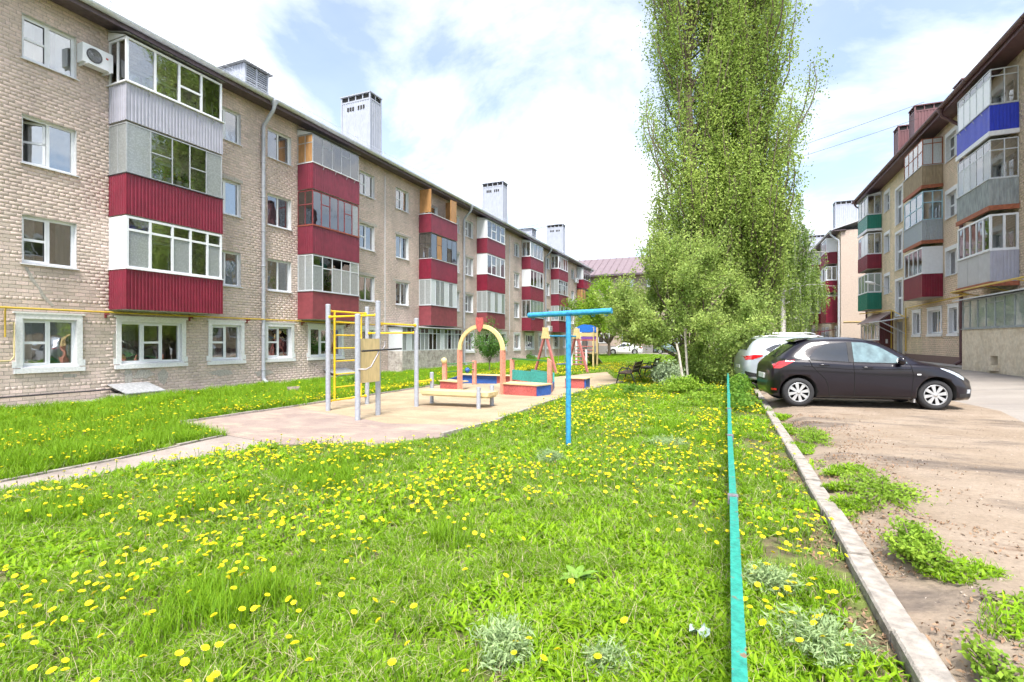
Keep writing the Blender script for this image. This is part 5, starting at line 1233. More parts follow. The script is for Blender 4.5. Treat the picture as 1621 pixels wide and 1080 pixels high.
for k, (v, cf, lab) in enumerate(((10.42,(.42,.05,.02),'potted plant with green leaves leftmost behind the balcony glass'),(10.72,(.62,.03,.02),'potted red geranium behind the balcony glass'),(11.05,(.65,.30,.02),'potted plant with orange flowers behind the balcony glass'),(11.32,(.10,.22,.03),'bushy green pot plant rightmost behind the balcony glass'))):
    z = 6.60; t = thing('flower_pot', FL.p(v,.72,z), lab, 'plant pot', 'potted flowers on the frosted balcony')
    q = MB(); q.lathe([(0,0),(.07,0),(.10,.16),(.085,.16),(.07,.13),(0,.13)], FL.p(v,.72,z), (0,0,1), 12); q.build('pot', m_white, t)
    q = MB(); q2 = MB()
    for i in range(70):
        c_ = Vector(FL.p(v+RN.gauss(0,.10),.72+RN.gauss(0,.05),z+.26+RN.gauss(0,.08))); a = Vector((RN.gauss(0,1),RN.gauss(0,1),RN.gauss(0,1))).normalized()*.045; b = a.cross(Vector((RN.gauss(0,1),1,RN.gauss(0,1)))).normalized()*.03
        (q2 if i % 6 == 0 and k < 3 else q).add([c_-a,c_+b,c_+a,c_-b], [(0,1,2,3)])
    q.build('leaves', mat('pot_leaves', (.07,.19,.03), .6, var=.3, scale=20), t)
    if q2.v: q2.build('flowers', mat('petals_%d' % k, cf, .6), t)
o = MB().tube([(-13.45,12.55,-.15),(-13.2,12.85,-.14)], .13, 10).build('log', mat('cut_log', (.20,.16,.13), .9, var=.3), org=(-13.4,12.6,-.2)); tag(o, 'short cut log lying in the grass by the left block', 'log')
q = MB(); q.grid([[(-.17+.032*i, 2.64+.045*j, .065+.025*math.sin(i*2.2+j*1.3)-.01*j) for i in range(4)] for j in range(4)], 0, False); o = q.build('litter', mat('mint_paper', (.38,.48,.45), .7, var=.25, scale=30), org=(-.1,2.66,.05)); tag(o, 'crumpled pale paper litter in the grass left of the fence', 'litter')
def cable(a, b, sag, label, r=.012):
    pts = []; a = Vector(a); b = Vector(b)
    for i in range(25): t_ = i/24; p = a.lerp(b, t_); p.z -= sag*4*t_*(1-t_); pts.append(p)
    o = MB().tube(pts, r, 5, cap=False).build('overhead_cable', m_darkf, org=a); tag(o, label, 'cable', 'cables across the yard')
cable((-17.9,44.5,12.2), (11.2,38.5,16.2), .5, 'upper thin overhead cable crossing between the two blocks'); cable((-17.9,45.0,12.0), (11.2,39.5,15.6), .5, 'lower thin overhead cable crossing between the two blocks')
t = thing('wall_lamp', (10,40.2,5.0), 'white wall lamp on a curved arm above the entrance of the right block', 'lamp')
MB().tube([(9.99,40.2,4.7),(9.6,40.2,5.05),(9.0,40.15,5.3)], .025, 8).build('arm', m_gutter, t)
q = MB(); q.lathe([(0,-.3),(.07,-.25),(.10,0),(.06,.3),(0,.32)], (8.8,40.13,5.36), (-.95,0,.25), 12); q.build('lamp_head', m_pvc, t)

# ------------------------------------------------------------------ vegetation
from mathutils import noise as MN
def leaf_mat(name, col, tr=.42, rough=.55, var=.1):
    return mat(name, col, rough, var=var, scale=1.2, transl=tr, attr='A', spec=.18, tv=.26)
m_lpop = leaf_mat('poplar_leaf', (.35,.47,.11)); m_lapp = leaf_mat('apple_leaf', (.36,.48,.125)); m_lbir = leaf_mat('birch_leaf', (.30,.43,.11))
m_lmap = leaf_mat('maple_leaf', (.16,.31,.04)); m_lsap = leaf_mat('sapling_leaf', (.13,.27,.06)); m_lsil = leaf_mat('silvery_leaf', (.33,.42,.24), .2); m_lyel = leaf_mat('lime_leaf', (.28,.44,.05))
m_bark = mat('grey_brown_bark', (.17,.13,.10), .95, var=.25, scale=10, stretch=(1,1,.25), bump=.8, bscale=30)
m_birchb = mat('birch_bark', (.62,.60,.57), .85, var=.3, scale=9, stretch=(.5,.5,2), col2=(.12,.11,.10), c2pos=(.60,.66))
def leaf_cloud(name, cen, size, m, parent, tint=None, up=.35, asp=.62, org=None, elong=None):
    """one diamond shaped folded leaf per centre"""
    cen = np.asarray(cen, float); n = len(cen); size = np.broadcast_to(np.asarray(size, float), (n,))
    a = NR.normal(size=(n,3)); 
    if elong is not None: a = a*.6+np.asarray(elong)
    a /= np.linalg.norm(a, axis=1)[:,None]
    nn = NR.normal(size=(n,3)); nn[:,2] += up*2.5; b = np.cross(nn, a); b /= np.linalg.norm(b, axis=1)[:,None]+1e-9
    nrm = np.cross(a, b)
    s = size[:,None]
    V = np.empty((n,4,3)); V[:,0] = cen-a*s*.5; V[:,2] = cen+a*s*.5-nrm*s*.06; V[:,1] = cen+b*s*asp*.5+nrm*s*.08-a*s*.05; V[:,3] = cen-b*s*asp*.5+nrm*s*.08-a*s*.05
    t = np.clip(NR.normal(.5,.2,n),0,1) if tint is None else np.clip(tint+NR.normal(0,.10,n),0,1)
    return np_mesh(name, V.reshape(-1,3), np.arange(n*4).reshape(n,4), m, parent, np.repeat(t,4), org)
def tree_root(name, loc, label): return thing(name, loc, label, 'tree')
# ---- the tall poplar: three stems with steep upright branches
pt = tree_root('poplar_tree', (0,22.5,0), 'very tall columnar poplar reaching out of the top of the photo')
tb_ = MB(); cen = []; tin = []; sz = []
stems = [(-1.1,22.2,.26,23.5),(.75,22.7,.24,22.0),(.0,23.2,.28,25)]
for (sx, sy_, r0_, H_) in stems:
    pts = [(sx+(.02*sx)*z+.12*math.sin(z*.5+sx), sy_+.1*math.cos(z*.4), z) for z in np.linspace(-.3,H_,13)]
    tb_.tube(pts, [max(.03, r0_*(1-(z+.3)/(H_+1))**.8) for z in np.linspace(-.3,H_,13)], 9)
    for i in range(185):
        h0_ = RN.uniform(1.3, H_*.82); az = RN.uniform(0, 2*math.pi); h0_ = h0_ if i > 26 else RN.uniform(.9,4.5); Rc = (2.0+.5*math.sin(h0_*.9+az*2)+.35*MN.noise(Vector((az*1.3,h0_*.35,sx))))*min(1,(H_-h0_)/7+.15)*RN.uniform(.62,1.0)
        if h0_ < 3.2: Rc *= .8
        bt = RN.gauss(.5,.2); L_ = RN.uniform(2.6,5.0); bx, by = sx+.02*sx*h0_, sy_
        path = []
        for t_ in np.linspace(0,1,7):
            r_ = Rc*(1-(1-t_)**2.2); path.append((bx+r_*math.cos(az)+.08*RN.gauss(0,1)*t_, by+r_*math.sin(az)+.08*RN.gauss(0,1)*t_, h0_+L_*t_**1.15))
        tb_.tube(path, list(np.linspace(.05,.010,7)), 4, cap=False)
        for t_ in np.linspace(.2,1,10):
            k = t_*6; i0 = min(5, int(k)); p = np.array(path[i0])*(1-(k-i0))+np.array(path[i0+1])*(k-i0)
            p = p+NR.normal(0,[.16,.16,.2]); nl = int(RN.uniform(34,62)); cen.append(p+NR.normal(size=(nl,3))*[.16,.16,.30]); sz.append(NR.uniform(.07,.125,nl))
            tin.append(np.full(nl, .75*bt+.25*RN.gauss(.5,.2)))
cen = np.concatenate(cen); ok = cen[:,2] > 1.0
tb_.build('trunk', m_bark, pt); leaf_cloud('crown', cen[ok], np.concatenate(sz)[ok], m_lpop, pt, np.concatenate(tin)[ok], up=.2)
# ---- generic branching tree
def grow(mb, p, d, L, r, depth, maxd, tips, spread=.6, droop=0, nch=3):
    pts = [Vector(p)]; d = Vector(d).normalized(); n = 5
    for i in range(n):
        d = (d+Vector((RN.gauss(0,.10),RN.gauss(0,.10),RN.gauss(0,.07)+(.05 if depth < 2 else -droop)))).normalized(); pts.append(pts[-1]+d*L/n)
    mb.tube(pts, list(np.linspace(r, r*.55, n+1)), max(4, 8-depth*1), cap=False)
    if depth >= maxd: tips.append(pts); return
    if depth == maxd-1: tips.append(pts[2:])
    for k in range(nch):
        t_ = RN.uniform(.45,1) if k else 1.0; i0 = min(n-1, int(t_*n)); q = pts[i0].lerp(pts[i0+1], t_*n-i0)
        ax = Vector((RN.gauss(0,1),RN.gauss(0,1),RN.gauss(0,.6))); ax = (ax-d*ax.dot(d)).normalized()
        grow(mb, q, d+ax*RN.uniform(spread*.6,spread*1.3), L*RN.uniform(.62,.85), r*.55, depth+1, maxd, tips, spread, droop, nch)
def make_tree(name, loc, label, mains, m, maxd, nleaf, lsz, sig, trunk_h, tr, spread=.6, droop=0, nch=3, bark=None, Lm=1.8, shoots=0):
    root = tree_root(name, loc, label); mb = MB(); tips = []; SH = []; b = Vector(loc)
    mb.tube([b+Vector((0,0,-.2)), b+Vector((.02,.03,trunk_h*.5)), b+Vector((0,.05,trunk_h))], [tr*1.25,tr,tr*.85], 9)
    for (dx, dy, dz, Lf) in mains: grow(mb, b+Vector((0,.05,trunk_h*RN.uniform(.8,1))), (dx,dy,dz), Lm*Lf, tr*.62, 1, maxd, tips, spread, droop, nch)
    if shoots:
        for pts in list(tips):
            for _ in range(shoots):
                if RN.random() < .5:
                    q = pts[RN.randrange(1,len(pts))]; dd = ((pts[-1]-pts[0]).normalized()*.8+Vector((RN.gauss(.15,.35),RN.gauss(0,.35),RN.uniform(.3,1.0)))).normalized(); L_ = RN.uniform(.35,.95)
                    sp_ = [q+dd*L_*t_+Vector((0,0,.10*L_*t_*t_)) for t_ in (0,.33,.66,1)]; mb.tube(sp_, [.008,.006,.004,.002], 3, cap=False); SH.append(sp_)
    mb.build('trunk', bark or m_bark, root); C_ = []; T_ = []; per = max(4, int(nleaf/len(tips)/5))
    for pts in tips:
        tt = RN.gauss(.5,.17)
        for i in range(5):
            k = RN.random()*(len(pts)-1); i0 = min(len(pts)-2, int(k)); p = np.array(pts[i0].lerp(pts[i0+1], k-i0)); C_.append(p+NR.normal(size=(per,3))*sig); T_.append(np.full(per, tt))
    for sp_ in SH:
        k = 34; u = NR.uniform(.1,1,k)*3; i0 = np.minimum(2,u.astype(int)); A_ = np.array([list(p) for p in sp_]); P_ = A_[i0]*(1-(u-i0))[:,None]+A_[i0+1]*(u-i0)[:,None]
        C_.append(P_+NR.normal(size=(k,3))*.055); T_.append(np.full(k, RN.gauss(.6,.15)))
    C_ = np.concatenate(C_); leaf_cloud('crown', C_, NR.uniform(lsz*.7,lsz*1.3,len(C_)), m, root, np.concatenate(T_)); return root
mains = [(math.cos(a)*h, math.sin(a)*h, z, L) for a, h, z, L in ((0.1,1,.8,.85),(.9,.9,1.0,1.0),(1.9,1,.7,1.0),(2.7,1,.9,.85),(3.3,1.1,.75,.75),(4.1,.9,.9,.85),(5.2,1,.7,1.0),(5.8,.6,1.3,1.15),(2.4,.4,1.5,1.2),(4.9,.5,1.4,1.1),(.4,1.1,.15,.7),(5.3,1.1,.12,.8),(5.0,1.1,.3,.8))]
make_tree('apple_tree', (-1.45,19.8,-.03), 'wide spreading light green tree in front of the poplar', mains, m_lapp, 4, 70000, .085, .13, .95, .12, .68, .01, 3, Lm=1.8, shoots=3)
mains = [(math.cos(a)*h, math.sin(a)*h, 1.0, 1) for a, h in ((0,.9),(1.2,.9),(2.3,.8),(3.4,.9),(4.5,.9),(5.5,.8),(.5,.2))]
make_tree('maple_tree', (-11.4,53,-.18), 'rounded bright green tree at the far end of the left block', mains, m_lyel, 3, 17000, .20, .34, 1.6, .16, .6, 0, 3, Lm=3.0)
0 and make_tree('maple_tree', (-3.8,55,-.06), 'pale green tree far behind the benches in front of the cross building', mains, m_lapp, 3, 9000, .22, .36, 2.0, .18, .6, 0, 3, Lm=2.9)
make_tree('young_tree', (-14.8,62,-.2), 'yellow green tree just past the end of the left block', mains, m_lyel, 3, 6000, .22, .34, 2.4, .14, .5, 0, 3, Lm=2.0)
mains = [(math.cos(a)*.6, math.sin(a)*.6, 1.2, .9) for a in (0,1.5,2.6,3.7,5.0)]+[(0,0,1,1.2)]
make_tree('sapling', (-11.5,24.0,-.18), 'slender young tree seen through the sandbox arch', mains, m_lsap, 2, 3600, .085, .12, .6, .03, .4, 0, 3, Lm=1.1)
# ---- weeping birch
br = tree_root('birch_tree', (3.3,36.5,.11), 'weeping birch with hanging twigs between the poplar and the right block'); mb = MB(); C_ = []; T_ = []
bx, by = 3.3, 36.5
mb.tube([(bx,by,0),(bx+.05,by,3),(bx-.05,by+.1,6),(bx,by,9),(bx+.1,by,11)], [.17,.15,.12,.07,.02], 9)
for i in range(34):
    h0_ = RN.uniform(3.5,10.4); az = RN.uniform(0,6.283); R_ = RN.uniform(1.2,2.7)*(1-max(0,h0_-7)/7); pts = []
    for t_ in np.linspace(0,1,6): pts.append(Vector((bx+R_*t_*math.cos(az), by+R_*t_*math.sin(az), h0_+1.3*t_-.9*t_*t_)))
    mb.tube(pts, list(np.linspace(.045,.012,6)), 4, cap=False)
    for j in range(9):
        k = RN.uniform(1.5,5); i0 = min(4,int(k)); p = pts[i0].lerp(pts[i0+1], k-i0); L_ = RN.uniform(1.0,3.2); q = [p, p+Vector((.1*math.cos(az),.1*math.sin(az),-L_*.3)), p+Vector((RN.gauss(.05,.1),RN.gauss(.05,.1),-L_))]
        mb.tube(q, [.008,.005,.003], 3, cap=False); tt = RN.gauss(.5,.15)
        for s_ in range(int(L_*12)):
            u = s_/(L_*12); c_ = np.array(p.lerp(q[2], u)); C_.append(c_+NR.normal(size=(3,3))*.07); T_.append(np.full(3,tt))
mb.build('trunk', m_birchb, br); C_ = np.concatenate(C_); leaf_cloud('crown', C_, NR.uniform(.10,.17,len(C_)), m_lbir, br, np.concatenate(T_), up=0)
for k, (x, y_, lab) in enumerate(((6.5,52,'slim birch by the far right block, nearer one'),(7.0,66,'slim birch by the far right block, farther one'))):
    o = copy_tree(br, (x, y_, .2), rad(70+90*k)); o['label'] = lab; o.scale = (.9,.9,.82)
# ---- shrubs: stems with leaves through a dome
def shrub(name, loc, rx, ry, h, n, lsz, m, label, cat='shrub', stems=14, up=.35, group=None):
    root = thing(name, loc, label, cat, group); mb = MB(); b = np.array(loc); C_ = []; T_ = []
    for i in range(stems):
        a = RN.uniform(0,6.283); r_ = math.sqrt(RN.random()); e = b+np.array([rx*r_*math.cos(a), ry*r_*math.sin(a), h*(1-.6*r_*r_)*RN.uniform(.7,1.08)])
        p = [b+(e-b)*[t_*.7,t_*.7,t_]+np.array([(e-b)[0]*.3*t_*t_,(e-b)[1]*.3*t_*t_,0]) for t_ in (0,.4,.75,1)]
        mb.tube([b+np.array([(e-b)[0]*.2,(e-b)[1]*.2,-.05])]+p[1:], [.012,.009,.006,.003], 4, cap=False); tt = RN.gauss(.5,.17); per = n//stems
        t_ = NR.uniform(.25,1,per)[:,None]; C_.append(b+(e-b)*t_+NR.normal(size=(per,3))*[rx*.16,ry*.16,h*.10]); T_.append(np.full(per,tt))
    mb.build('stems', m_bark, root); C_ = np.concatenate(C_); C_[:,2] = np.maximum(C_[:,2], loc[2]+.02); leaf_cloud('foliage', C_, NR.uniform(lsz*.7,lsz*1.3,len(C_)), m, root, np.concatenate(T_), up); return root
shrub('shrub', (-1.72,16.9,-.03), .5, .6, .95, 3600, .075, m_lsil, 'pale silvery shrub beside the leaning stake', stems=26)
shrub('shrub', (-1.15,15.2,-.02), .95, .7, .50, 4200, .07, m_lyel, 'low lime green bush in front of the stakes', stems=26)
shrub('shrub', (-1.05,18.6,0), 1.0, .6, 1.7, 7000, .085, m_lapp, 'upright pale green bush hiding the trunk of the spreading tree', stems=34)
shrub('shrub', (-.35,18.3,0), .8, 1.1, 1.35, 5000, .085, m_lapp, 'leafy bush below the spreading tree right of the stakes', stems=26)
shrub('shrub', (-2.0,19.2,-.03), .6, .8, .85, 3200, .075, m_lsil, 'pale shrub behind the silvery shrub near the benches', stems=20)
shrub('shrub', (.38,16.2,0), .34, 1.5, .55, 3600, .085, m_lmap, 'bright leafy weeds crowding the kerb beside the silver crossover', stems=30)
shrub('shrub', (.30,12.9,0), .40, 1.6, .34, 3200, .075, m_lmap, 'low leafy weeds between fence and kerb by the black car', stems=30)
shrub('shrub', (-.55,13.0,0), .55, 1.2, .26, 2400, .07, m_lyel, 'low lime ground plants left of the fence end', stems=26)
shrub('shrub', (-2.5,15.0,-.03), .45, .6, .25, 1500, .07, m_lmap, 'low green weeds in front of the nearer bench', stems=18)
shrub('shrub', (-12.6,15.5,-.2), .6, 1.0, .45, 1800, .10, m_lmap, 'leafy weeds behind the gym frame by the left block', stems=20)
shrub('shrub', (-15.8,41.5,-.25), .5, .5, .7, 900, .12, m_lsap, 'small dark bush at the foot of the left block behind the swing', stems=14)
# weeds on the parking side of the kerb
for (x, y_, rx, ry, h, n, lab) in ((1.14,4.1,.16,.45,.22,2600,'tall leafy weed clump touching the kerb on the dirt'),(1.32,5.6,.30,.7,.12,2600,'low weeds on the dirt beyond the tall clump'),(1.50,3.45,.22,.22,.07,900,'low weeds on the dirt nearest the camera'),(1.15,8.4,.22,.8,.14,2200,'low weeds by the kerb before the black car'),(1.05,2.75,.10,.3,.12,900,'grassy weeds against the near end of the kerb')):
    shrub('weed_clump', (x,y_,g(x)), rx, ry, h, n, .030, m_lyel, lab, 'weeds', stems=34, up=.6)
# feathery wormwood clumps
m_worm = leaf_mat('wormwood_leaf', (.34,.46,.21), .3)
def worm(x, y_, r_, h, label, n=1500):
    root = thing('wormwood_clump', (x,y_,g(x)), label, 'weeds', 'feathery wormwood plants'); C_ = []; E_ = []; mb = MB()
    for i in range(46):
        a = RN.uniform(0,6.283); q = math.sqrt(RN.random())*r_; e = np.array([q*math.cos(a), q*math.sin(a), h*(1-.55*(q/r_)**2)*RN.uniform(.75,1.1)]); b = np.array([x,y_,g(x)])
        mb.tube([b+e*[.3,.3,0], b+e*[.8,.8,.6], b+e], [.004,.003,.001], 3, cap=False); per = n//46
        t_ = NR.uniform(.45,1.05,per)[:,None]; C_.append(b+e*t_+NR.normal(size=(per,3))*.022); d = np.array([e[0],e[1],h*.5]); E_.append(np.tile(d/np.linalg.norm(d),(per,1)))
    mb.build('stems', mat('wormwood_stem', (.28,.36,.18), .6), root); C_ = np.concatenate(C_); C_[:,2] = np.maximum(C_[:,2], g(x)+.015); leaf_cloud('foliage', C_, NR.uniform(.025,.055,len(C_)), m_worm, root, None, .5, asp=.18, elong=np.concatenate(E_))
worm(-.98,2.25,.20,.12,'feathery silver wormwood at the bottom edge, left one'); worm(-.50,2.32,.13,.08,'feathery silver wormwood at the bottom edge, middle one',900); worm(.43,2.85,.26,.12,'feathery wormwood between fence and kerb at the bottom',2200); worm(-2.05,6.05,.20,.14,'silvery wormwood beside the blue post'); worm(-.75,7.6,.35,.12,'faint silvery wormwood patch left of the fence'); worm(.25,3.4,.16,.14,'small wormwood between fence and kerb')
# broad leaved rosette
ro = thing('dock_plant', (-.86,3.05,0), 'broad leaved dock rosette in the middle of the near lawn', 'plant')
for i in range(13):
    a = RN.uniform(0,6.283); L_ = RN.uniform(.10,.17); rise_ = RN.uniform(.35,1.1); P = []
    for t_ in np.linspace(0,1,6):
        w_ = .026*math.sin(math.pi*min(1,t_*.92+.06)); r_ = L_*t_*math.cos(rise_*(1-.5*t_)); z = .01+L_*math.sin(rise_)*t_-.06*t_*t_
        c_ = Vector((-.86+r_*math.cos(a),3.05+r_*math.sin(a),z)); s_ = Vector((-math.sin(a),math.cos(a),0))*w_; P.append([c_-s_+Vector((0,0,.008)), c_, c_+s_+Vector((0,0,.008))])
    MB().grid(P).build('leaf', mat('dock_leaf', (.20,.36,.05), .5, var=.15, scale=12, transl=.25), ro)

# ------------------------------------------------------------------ grass: tufts scattered by geometry nodes
m_gr = leaf_mat('grass_blade', (.19,.35,.016), .4, .55); m_gr2 = leaf_mat('broad_lawn_leaf', (.25,.43,.016), .4, .5); m_straw = leaf_mat('dry_stalk', (.50,.44,.26), .2)
def blades(n, R_, h0_, h1_, w0, w1, arch, seg=3):
    """curved strips: returns verts, quads, tint"""
    a = NR.uniform(0,6.283,n); q = np.sqrt(NR.random(n))*R_; px, py = q*np.cos(a), q*np.sin(a)
    d = NR.uniform(0,6.283,n); h = NR.uniform(h0_,h1_,n); w = NR.uniform(w0,w1,n); ar = NR.uniform(arch*.3,arch,n)
    V = np.zeros((n,(seg+1)*2,3)); 
    for k in range(seg+1):
        t_ = k/seg; out = ar*h*t_**1.8; z = h*t_*(1-.35*ar*t_); wd = w*(1-t_**2.2)*.5+.0004
        if w0 > .012: wd = w*np.sin(np.pi*np.clip(t_*.9+.08,0,1))*.5+.001
        cx, cy_ = px+np.cos(d)*out, py+np.sin(d)*out
        V[:,2*k,0] = cx-np.sin(d)*wd; V[:,2*k,1] = cy_+np.cos(d)*wd; V[:,2*k,2] = z; V[:,2*k+1,0] = cx+np.sin(d)*wd; V[:,2*k+1,1] = cy_-np.cos(d)*wd; V[:,2*k+1,2] = z
    Q = np.array([(2*k,2*k+1,2*k+3,2*k+2) for k in range(seg)]); Q = (np.arange(n)[:,None,None]*(seg+1)*2+Q[None]).reshape(-1,4)
    return V.reshape(-1,3), Q, np.repeat(np.clip(NR.normal(.5,.2,n),0,1),(seg+1)*2)
SRC = D.collections.new('tuft_sources')
def source(name, parts):
    V = []; Q = []; T = []; MI = []; nb = 0; ms = []
    for k, (v, q, t_, m) in enumerate(parts): V.append(v); Q.append(q+nb); T.append(t_); MI += [k]*len(q); nb += len(v); ms.append(m)
    o = np_mesh(name, np.concatenate(V), np.concatenate(Q), ms[0], None, np.concatenate(T))
    for m in ms[1:]: o.data.materials.append(m)
    o.data.polygons.foreach_set('material_index', np.array(MI, dtype=np.int32)); C.objects.unlink(o); return o
TU = D.collections.new('grass_tufts')
for k in range(4): TU.objects.link(source('tuft_%d' % k, [(*blades(62,.13,.04,.10,.003,.006,1.0), m_gr), (*blades(16,.12,.03,.075,.014,.024,1.5), m_gr2), (*blades(8,.12,.06,.13,.0015,.003,1.6), m_straw)]))
for k in range(4,7): TU.objects.link(source('tuft_%d' % k, [(*blades(26,.13,.04,.10,.003,.006,.9), m_gr), (*blades(34,.13,.035,.085,.014,.026,1.5), m_gr2), (*blades(8,.12,.05,.12,.0015,.003,1.6), m_straw)]))
for k in range(7,9): TU.objects.link(source('tuft_%d' % k, [(*blades(90,.13,.09,.22,.0035,.007,.7), m_gr), (*blades(3,.12,.06,.15,.0015,.0025,1.2), m_straw)]))
def scatter(name, P, rot, scl, idx, coll, label, cat):
    me = D.meshes.new(name); me.vertices.add(len(P)); me.vertices.foreach_set('co', np.asarray(P,dtype=np.float32).ravel())
    a = me.attributes.new('rot','FLOAT_VECTOR','POINT'); a.data.foreach_set('vector', np.asarray(rot,dtype=np.float32).ravel())
    a = me.attributes.new('scl','FLOAT_VECTOR','POINT'); a.data.foreach_set('vector', np.asarray(scl,dtype=np.float32).ravel())
    a = me.attributes.new('idx','INT','POINT'); a.data.foreach_set('value', np.asarray(idx,dtype=np.int32))
    o = D.objects.new(name, me); C.objects.link(o); tag(o, label, cat, kind='stuff')
    ng = D.node_groups.new(name, 'GeometryNodeTree'); ng.interface.new_socket('Geometry', in_out='INPUT', socket_type='NodeSocketGeometry'); ng.interface.new_socket('Geometry', in_out='OUTPUT', socket_type='NodeSocketGeometry')
    n = ng.nodes; l = ng.links; gi = n.new('NodeGroupInput'); go = n.new('NodeGroupOutput'); ip = n.new('GeometryNodeInstanceOnPoints'); ci = n.new('GeometryNodeCollectionInfo')
    ci.inputs['Collection'].default_value = coll; ci.inputs['Separate Children'].default_value = True; ci.inputs['Reset Children'].default_value = True
    def na(nm, dt): q = n.new('GeometryNodeInputNamedAttribute'); q.data_type = dt; q.inputs['Name'].default_value = nm; return [s for s in q.outputs if s.enabled and s.name == 'Attribute'][0]
    l.new(gi.outputs[0], ip.inputs['Points']); l.new(ci.outputs[0], ip.inputs['Instance']); ip.inputs['Pick Instance'].default_value = True
    l.new(na('idx','INT'), ip.inputs['Instance Index']); l.new(na('rot','FLOAT_VECTOR'), ip.inputs['Rotation']); l.new(na('scl','FLOAT_VECTOR'), ip.inputs['Scale']); l.new(ip.outputs[0], go.inputs[0])
    md = o.modifiers.new('scatter','NODES'); md.node_group = ng; return o
def inpoly(x, y, poly):
    r = np.zeros(len(x), bool); n = len(poly); j = n-1
    for i in range(n):
        xi, yi = poly[i]; xj, yj = poly[j]
        c_ = ((yi > y) != (yj > y)) & (x < (xj-xi)*(y-yi)/(yj-yi+1e-12)+xi); r ^= c_; j = i
    return r
LAWN = [(-6.35,5.70),(-7.05,2.8),(-8.3,-3),(.735,-3),(.735,60),(-16,60),(-10,27),(-7.35,21.0),(-5.6,25.9),(-3.5,19),(-4.0,15),(-4.05,11.3),(-4.0,8.8),(-4.15,7.1),(-4.77,6.12)]
LAWN2 = [(-16.6,-3),(-9.3,-3),(-7.7,2.99),(-7.7,4.3),(-7.95,6.05),(-10.2,6.6),(-10.0,11.6),(-10.0,16.2),(-10.0,27),(-16,60),(-16.6,60)]
GV = np.vectorize(g)
def inview(x, y, m=.18):
    s_, c_ = math.sin(YAW), math.cos(YAW); X = c_*x+s_*y; Z = -s_*x+c_*y; return (Z > .6) & (np.abs(X) < Z*1.013+m*Z+.5)
def cand(n, x0, x1, y0, y1):
    x = NR.uniform(x0,x1,n); y = NR.uniform(y0,y1,n); d = np.hypot(x,y); k = inview(x,y) & (inpoly(x,y,LAWN) | inpoly(x,y,LAWN2)); return x[k], y[k], d[k]
GX = []; GY = []; GS = []; GH = []
for (d0, d1, dens, s_) in ((0,4.5,155,.86),(4.5,8,80,1.12),(8,14,36,1.4),(14,26,16,2.0),(26,64,6,3.0)):
    xx0, xx1, yy0, yy1 = max(-17,-d1), .8, -1, d1
    x, y, d = cand(int((xx1-xx0)*(yy1-yy0)*dens), xx0, xx1, yy0, yy1); k = (d >= d0) & (d < d1); x = x[k]; y = y[k]
    GX.append(x); GY.append(y); GS.append(np.full(len(x), s_)); GH.append(np.full(len(x), 1.0 if d1 < 10 else 1.12))
GX = np.concatenate(GX); GY = np.concatenate(GY); GS = np.concatenate(GS); GH = np.concatenate(GH)
nz = np.array([MN.noise(Vector((x*.55,y*.55,0)))+.5*MN.noise(Vector((x*1.7,y*1.7,4))) for x, y in zip(GX,GY)])
keep = ~((GX > .50) & (NR.random(len(GX)) < .70)); keep &= ~((GX > .12) & (GX <= .5) & (nz < -.25))
GX, GY, GS, GH, nz = GX[keep], GY[keep], GS[keep], GH[keep], nz[keep]
n = len(GX); left = GX < -7.6
idx = np.where(nz > .12, NR.integers(4,7,n), NR.integers(0,4,n)); idx = np.where(left & (NR.random(n) < .65), NR.integers(7,9,n), idx); idx = np.where((nz < -.38) & (NR.random(n) < .6), NR.integers(7,9,n), idx)
rot = np.stack([NR.normal(0,.10,n), NR.normal(0,.10,n), NR.uniform(0,6.283,n)],1); hh_ = NR.uniform(.75,1.2,n)*GH*(1+.35*nz)
scl = np.stack([GS*NR.uniform(.85,1.15,n)]*2+[hh_],1); 
scatter('grass', np.stack([GX,GY,GV(GX)-.004],1), rot, scl, idx, TU, 'bright green lawn grass with broad leaves', 'grass')
print('tufts', n)
# ragged weeds and grass on the dirt along the kerb
n = 1500; x = .91+np.abs(NR.normal(0,.28,n)); y = NR.uniform(1.4,11.5,n); q_ = np.array([MN.noise(Vector((a*1.1,b*.8,11)))+.4*MN.noise(Vector((a*3,b*3,5))) for a, b in zip(x,y)])
k = (q_ > .13+(x-.9)*.34+np.clip(4.4-y,0,1)*.5) & (x < 2.0); x, y = x[k], y[k]; n = len(x)
scatter('kerb_weeds', np.stack([x,y,GV(x)-.002],1), np.stack([NR.normal(0,.2,n),NR.normal(0,.2,n),NR.uniform(0,6.28,n)],1), np.stack([NR.uniform(.5,.95,n)]*2+[NR.uniform(.4,.95,n)],1), NR.choice([0,1,4,5,6,6],n), TU, 'ragged strip of grass and weeds on the dirt along the kerb', 'weeds')
# ------------------------------------------------------------------ dandelions
m_dan = mat('dandelion_yellow', (.90,.77,.010), .7, var=.12, scale=60, transl=.15); m_dang = mat('dandelion_green', (.16,.27,.05), .6)
def head_mesh(mb, c, r_, m=0):
    c = Vector(c)
    for k, (rr, z, n_, ph) in enumerate(((1.0,.0,11,0),(.72,.18,9,.3),(.40,.30,6,.1))):
        for i in range(n_):
            a = 6.283*i/n_+ph; w_ = 3.14/n_*1.15; R0_ = r_*rr
            mb.add([c+Vector((0,0,r_*(z-.05))), c+Vector((R0_*.8*math.cos(a-w_),R0_*.8*math.sin(a-w_),r_*(z+.06))), c+Vector((R0_*math.cos(a),R0_*math.sin(a),r_*(z+.02))), c+Vector((R0_*.8*math.cos(a+w_),R0_*.8*math.sin(a+w_),r_*(z+.06)))], [(0,1,2,3)], m)
hm = MB(); head_mesh(hm, (0,0,0), .0185); ho = hm.build('flower_head', m_dan); hme = ho.data; D.objects.remove(ho)
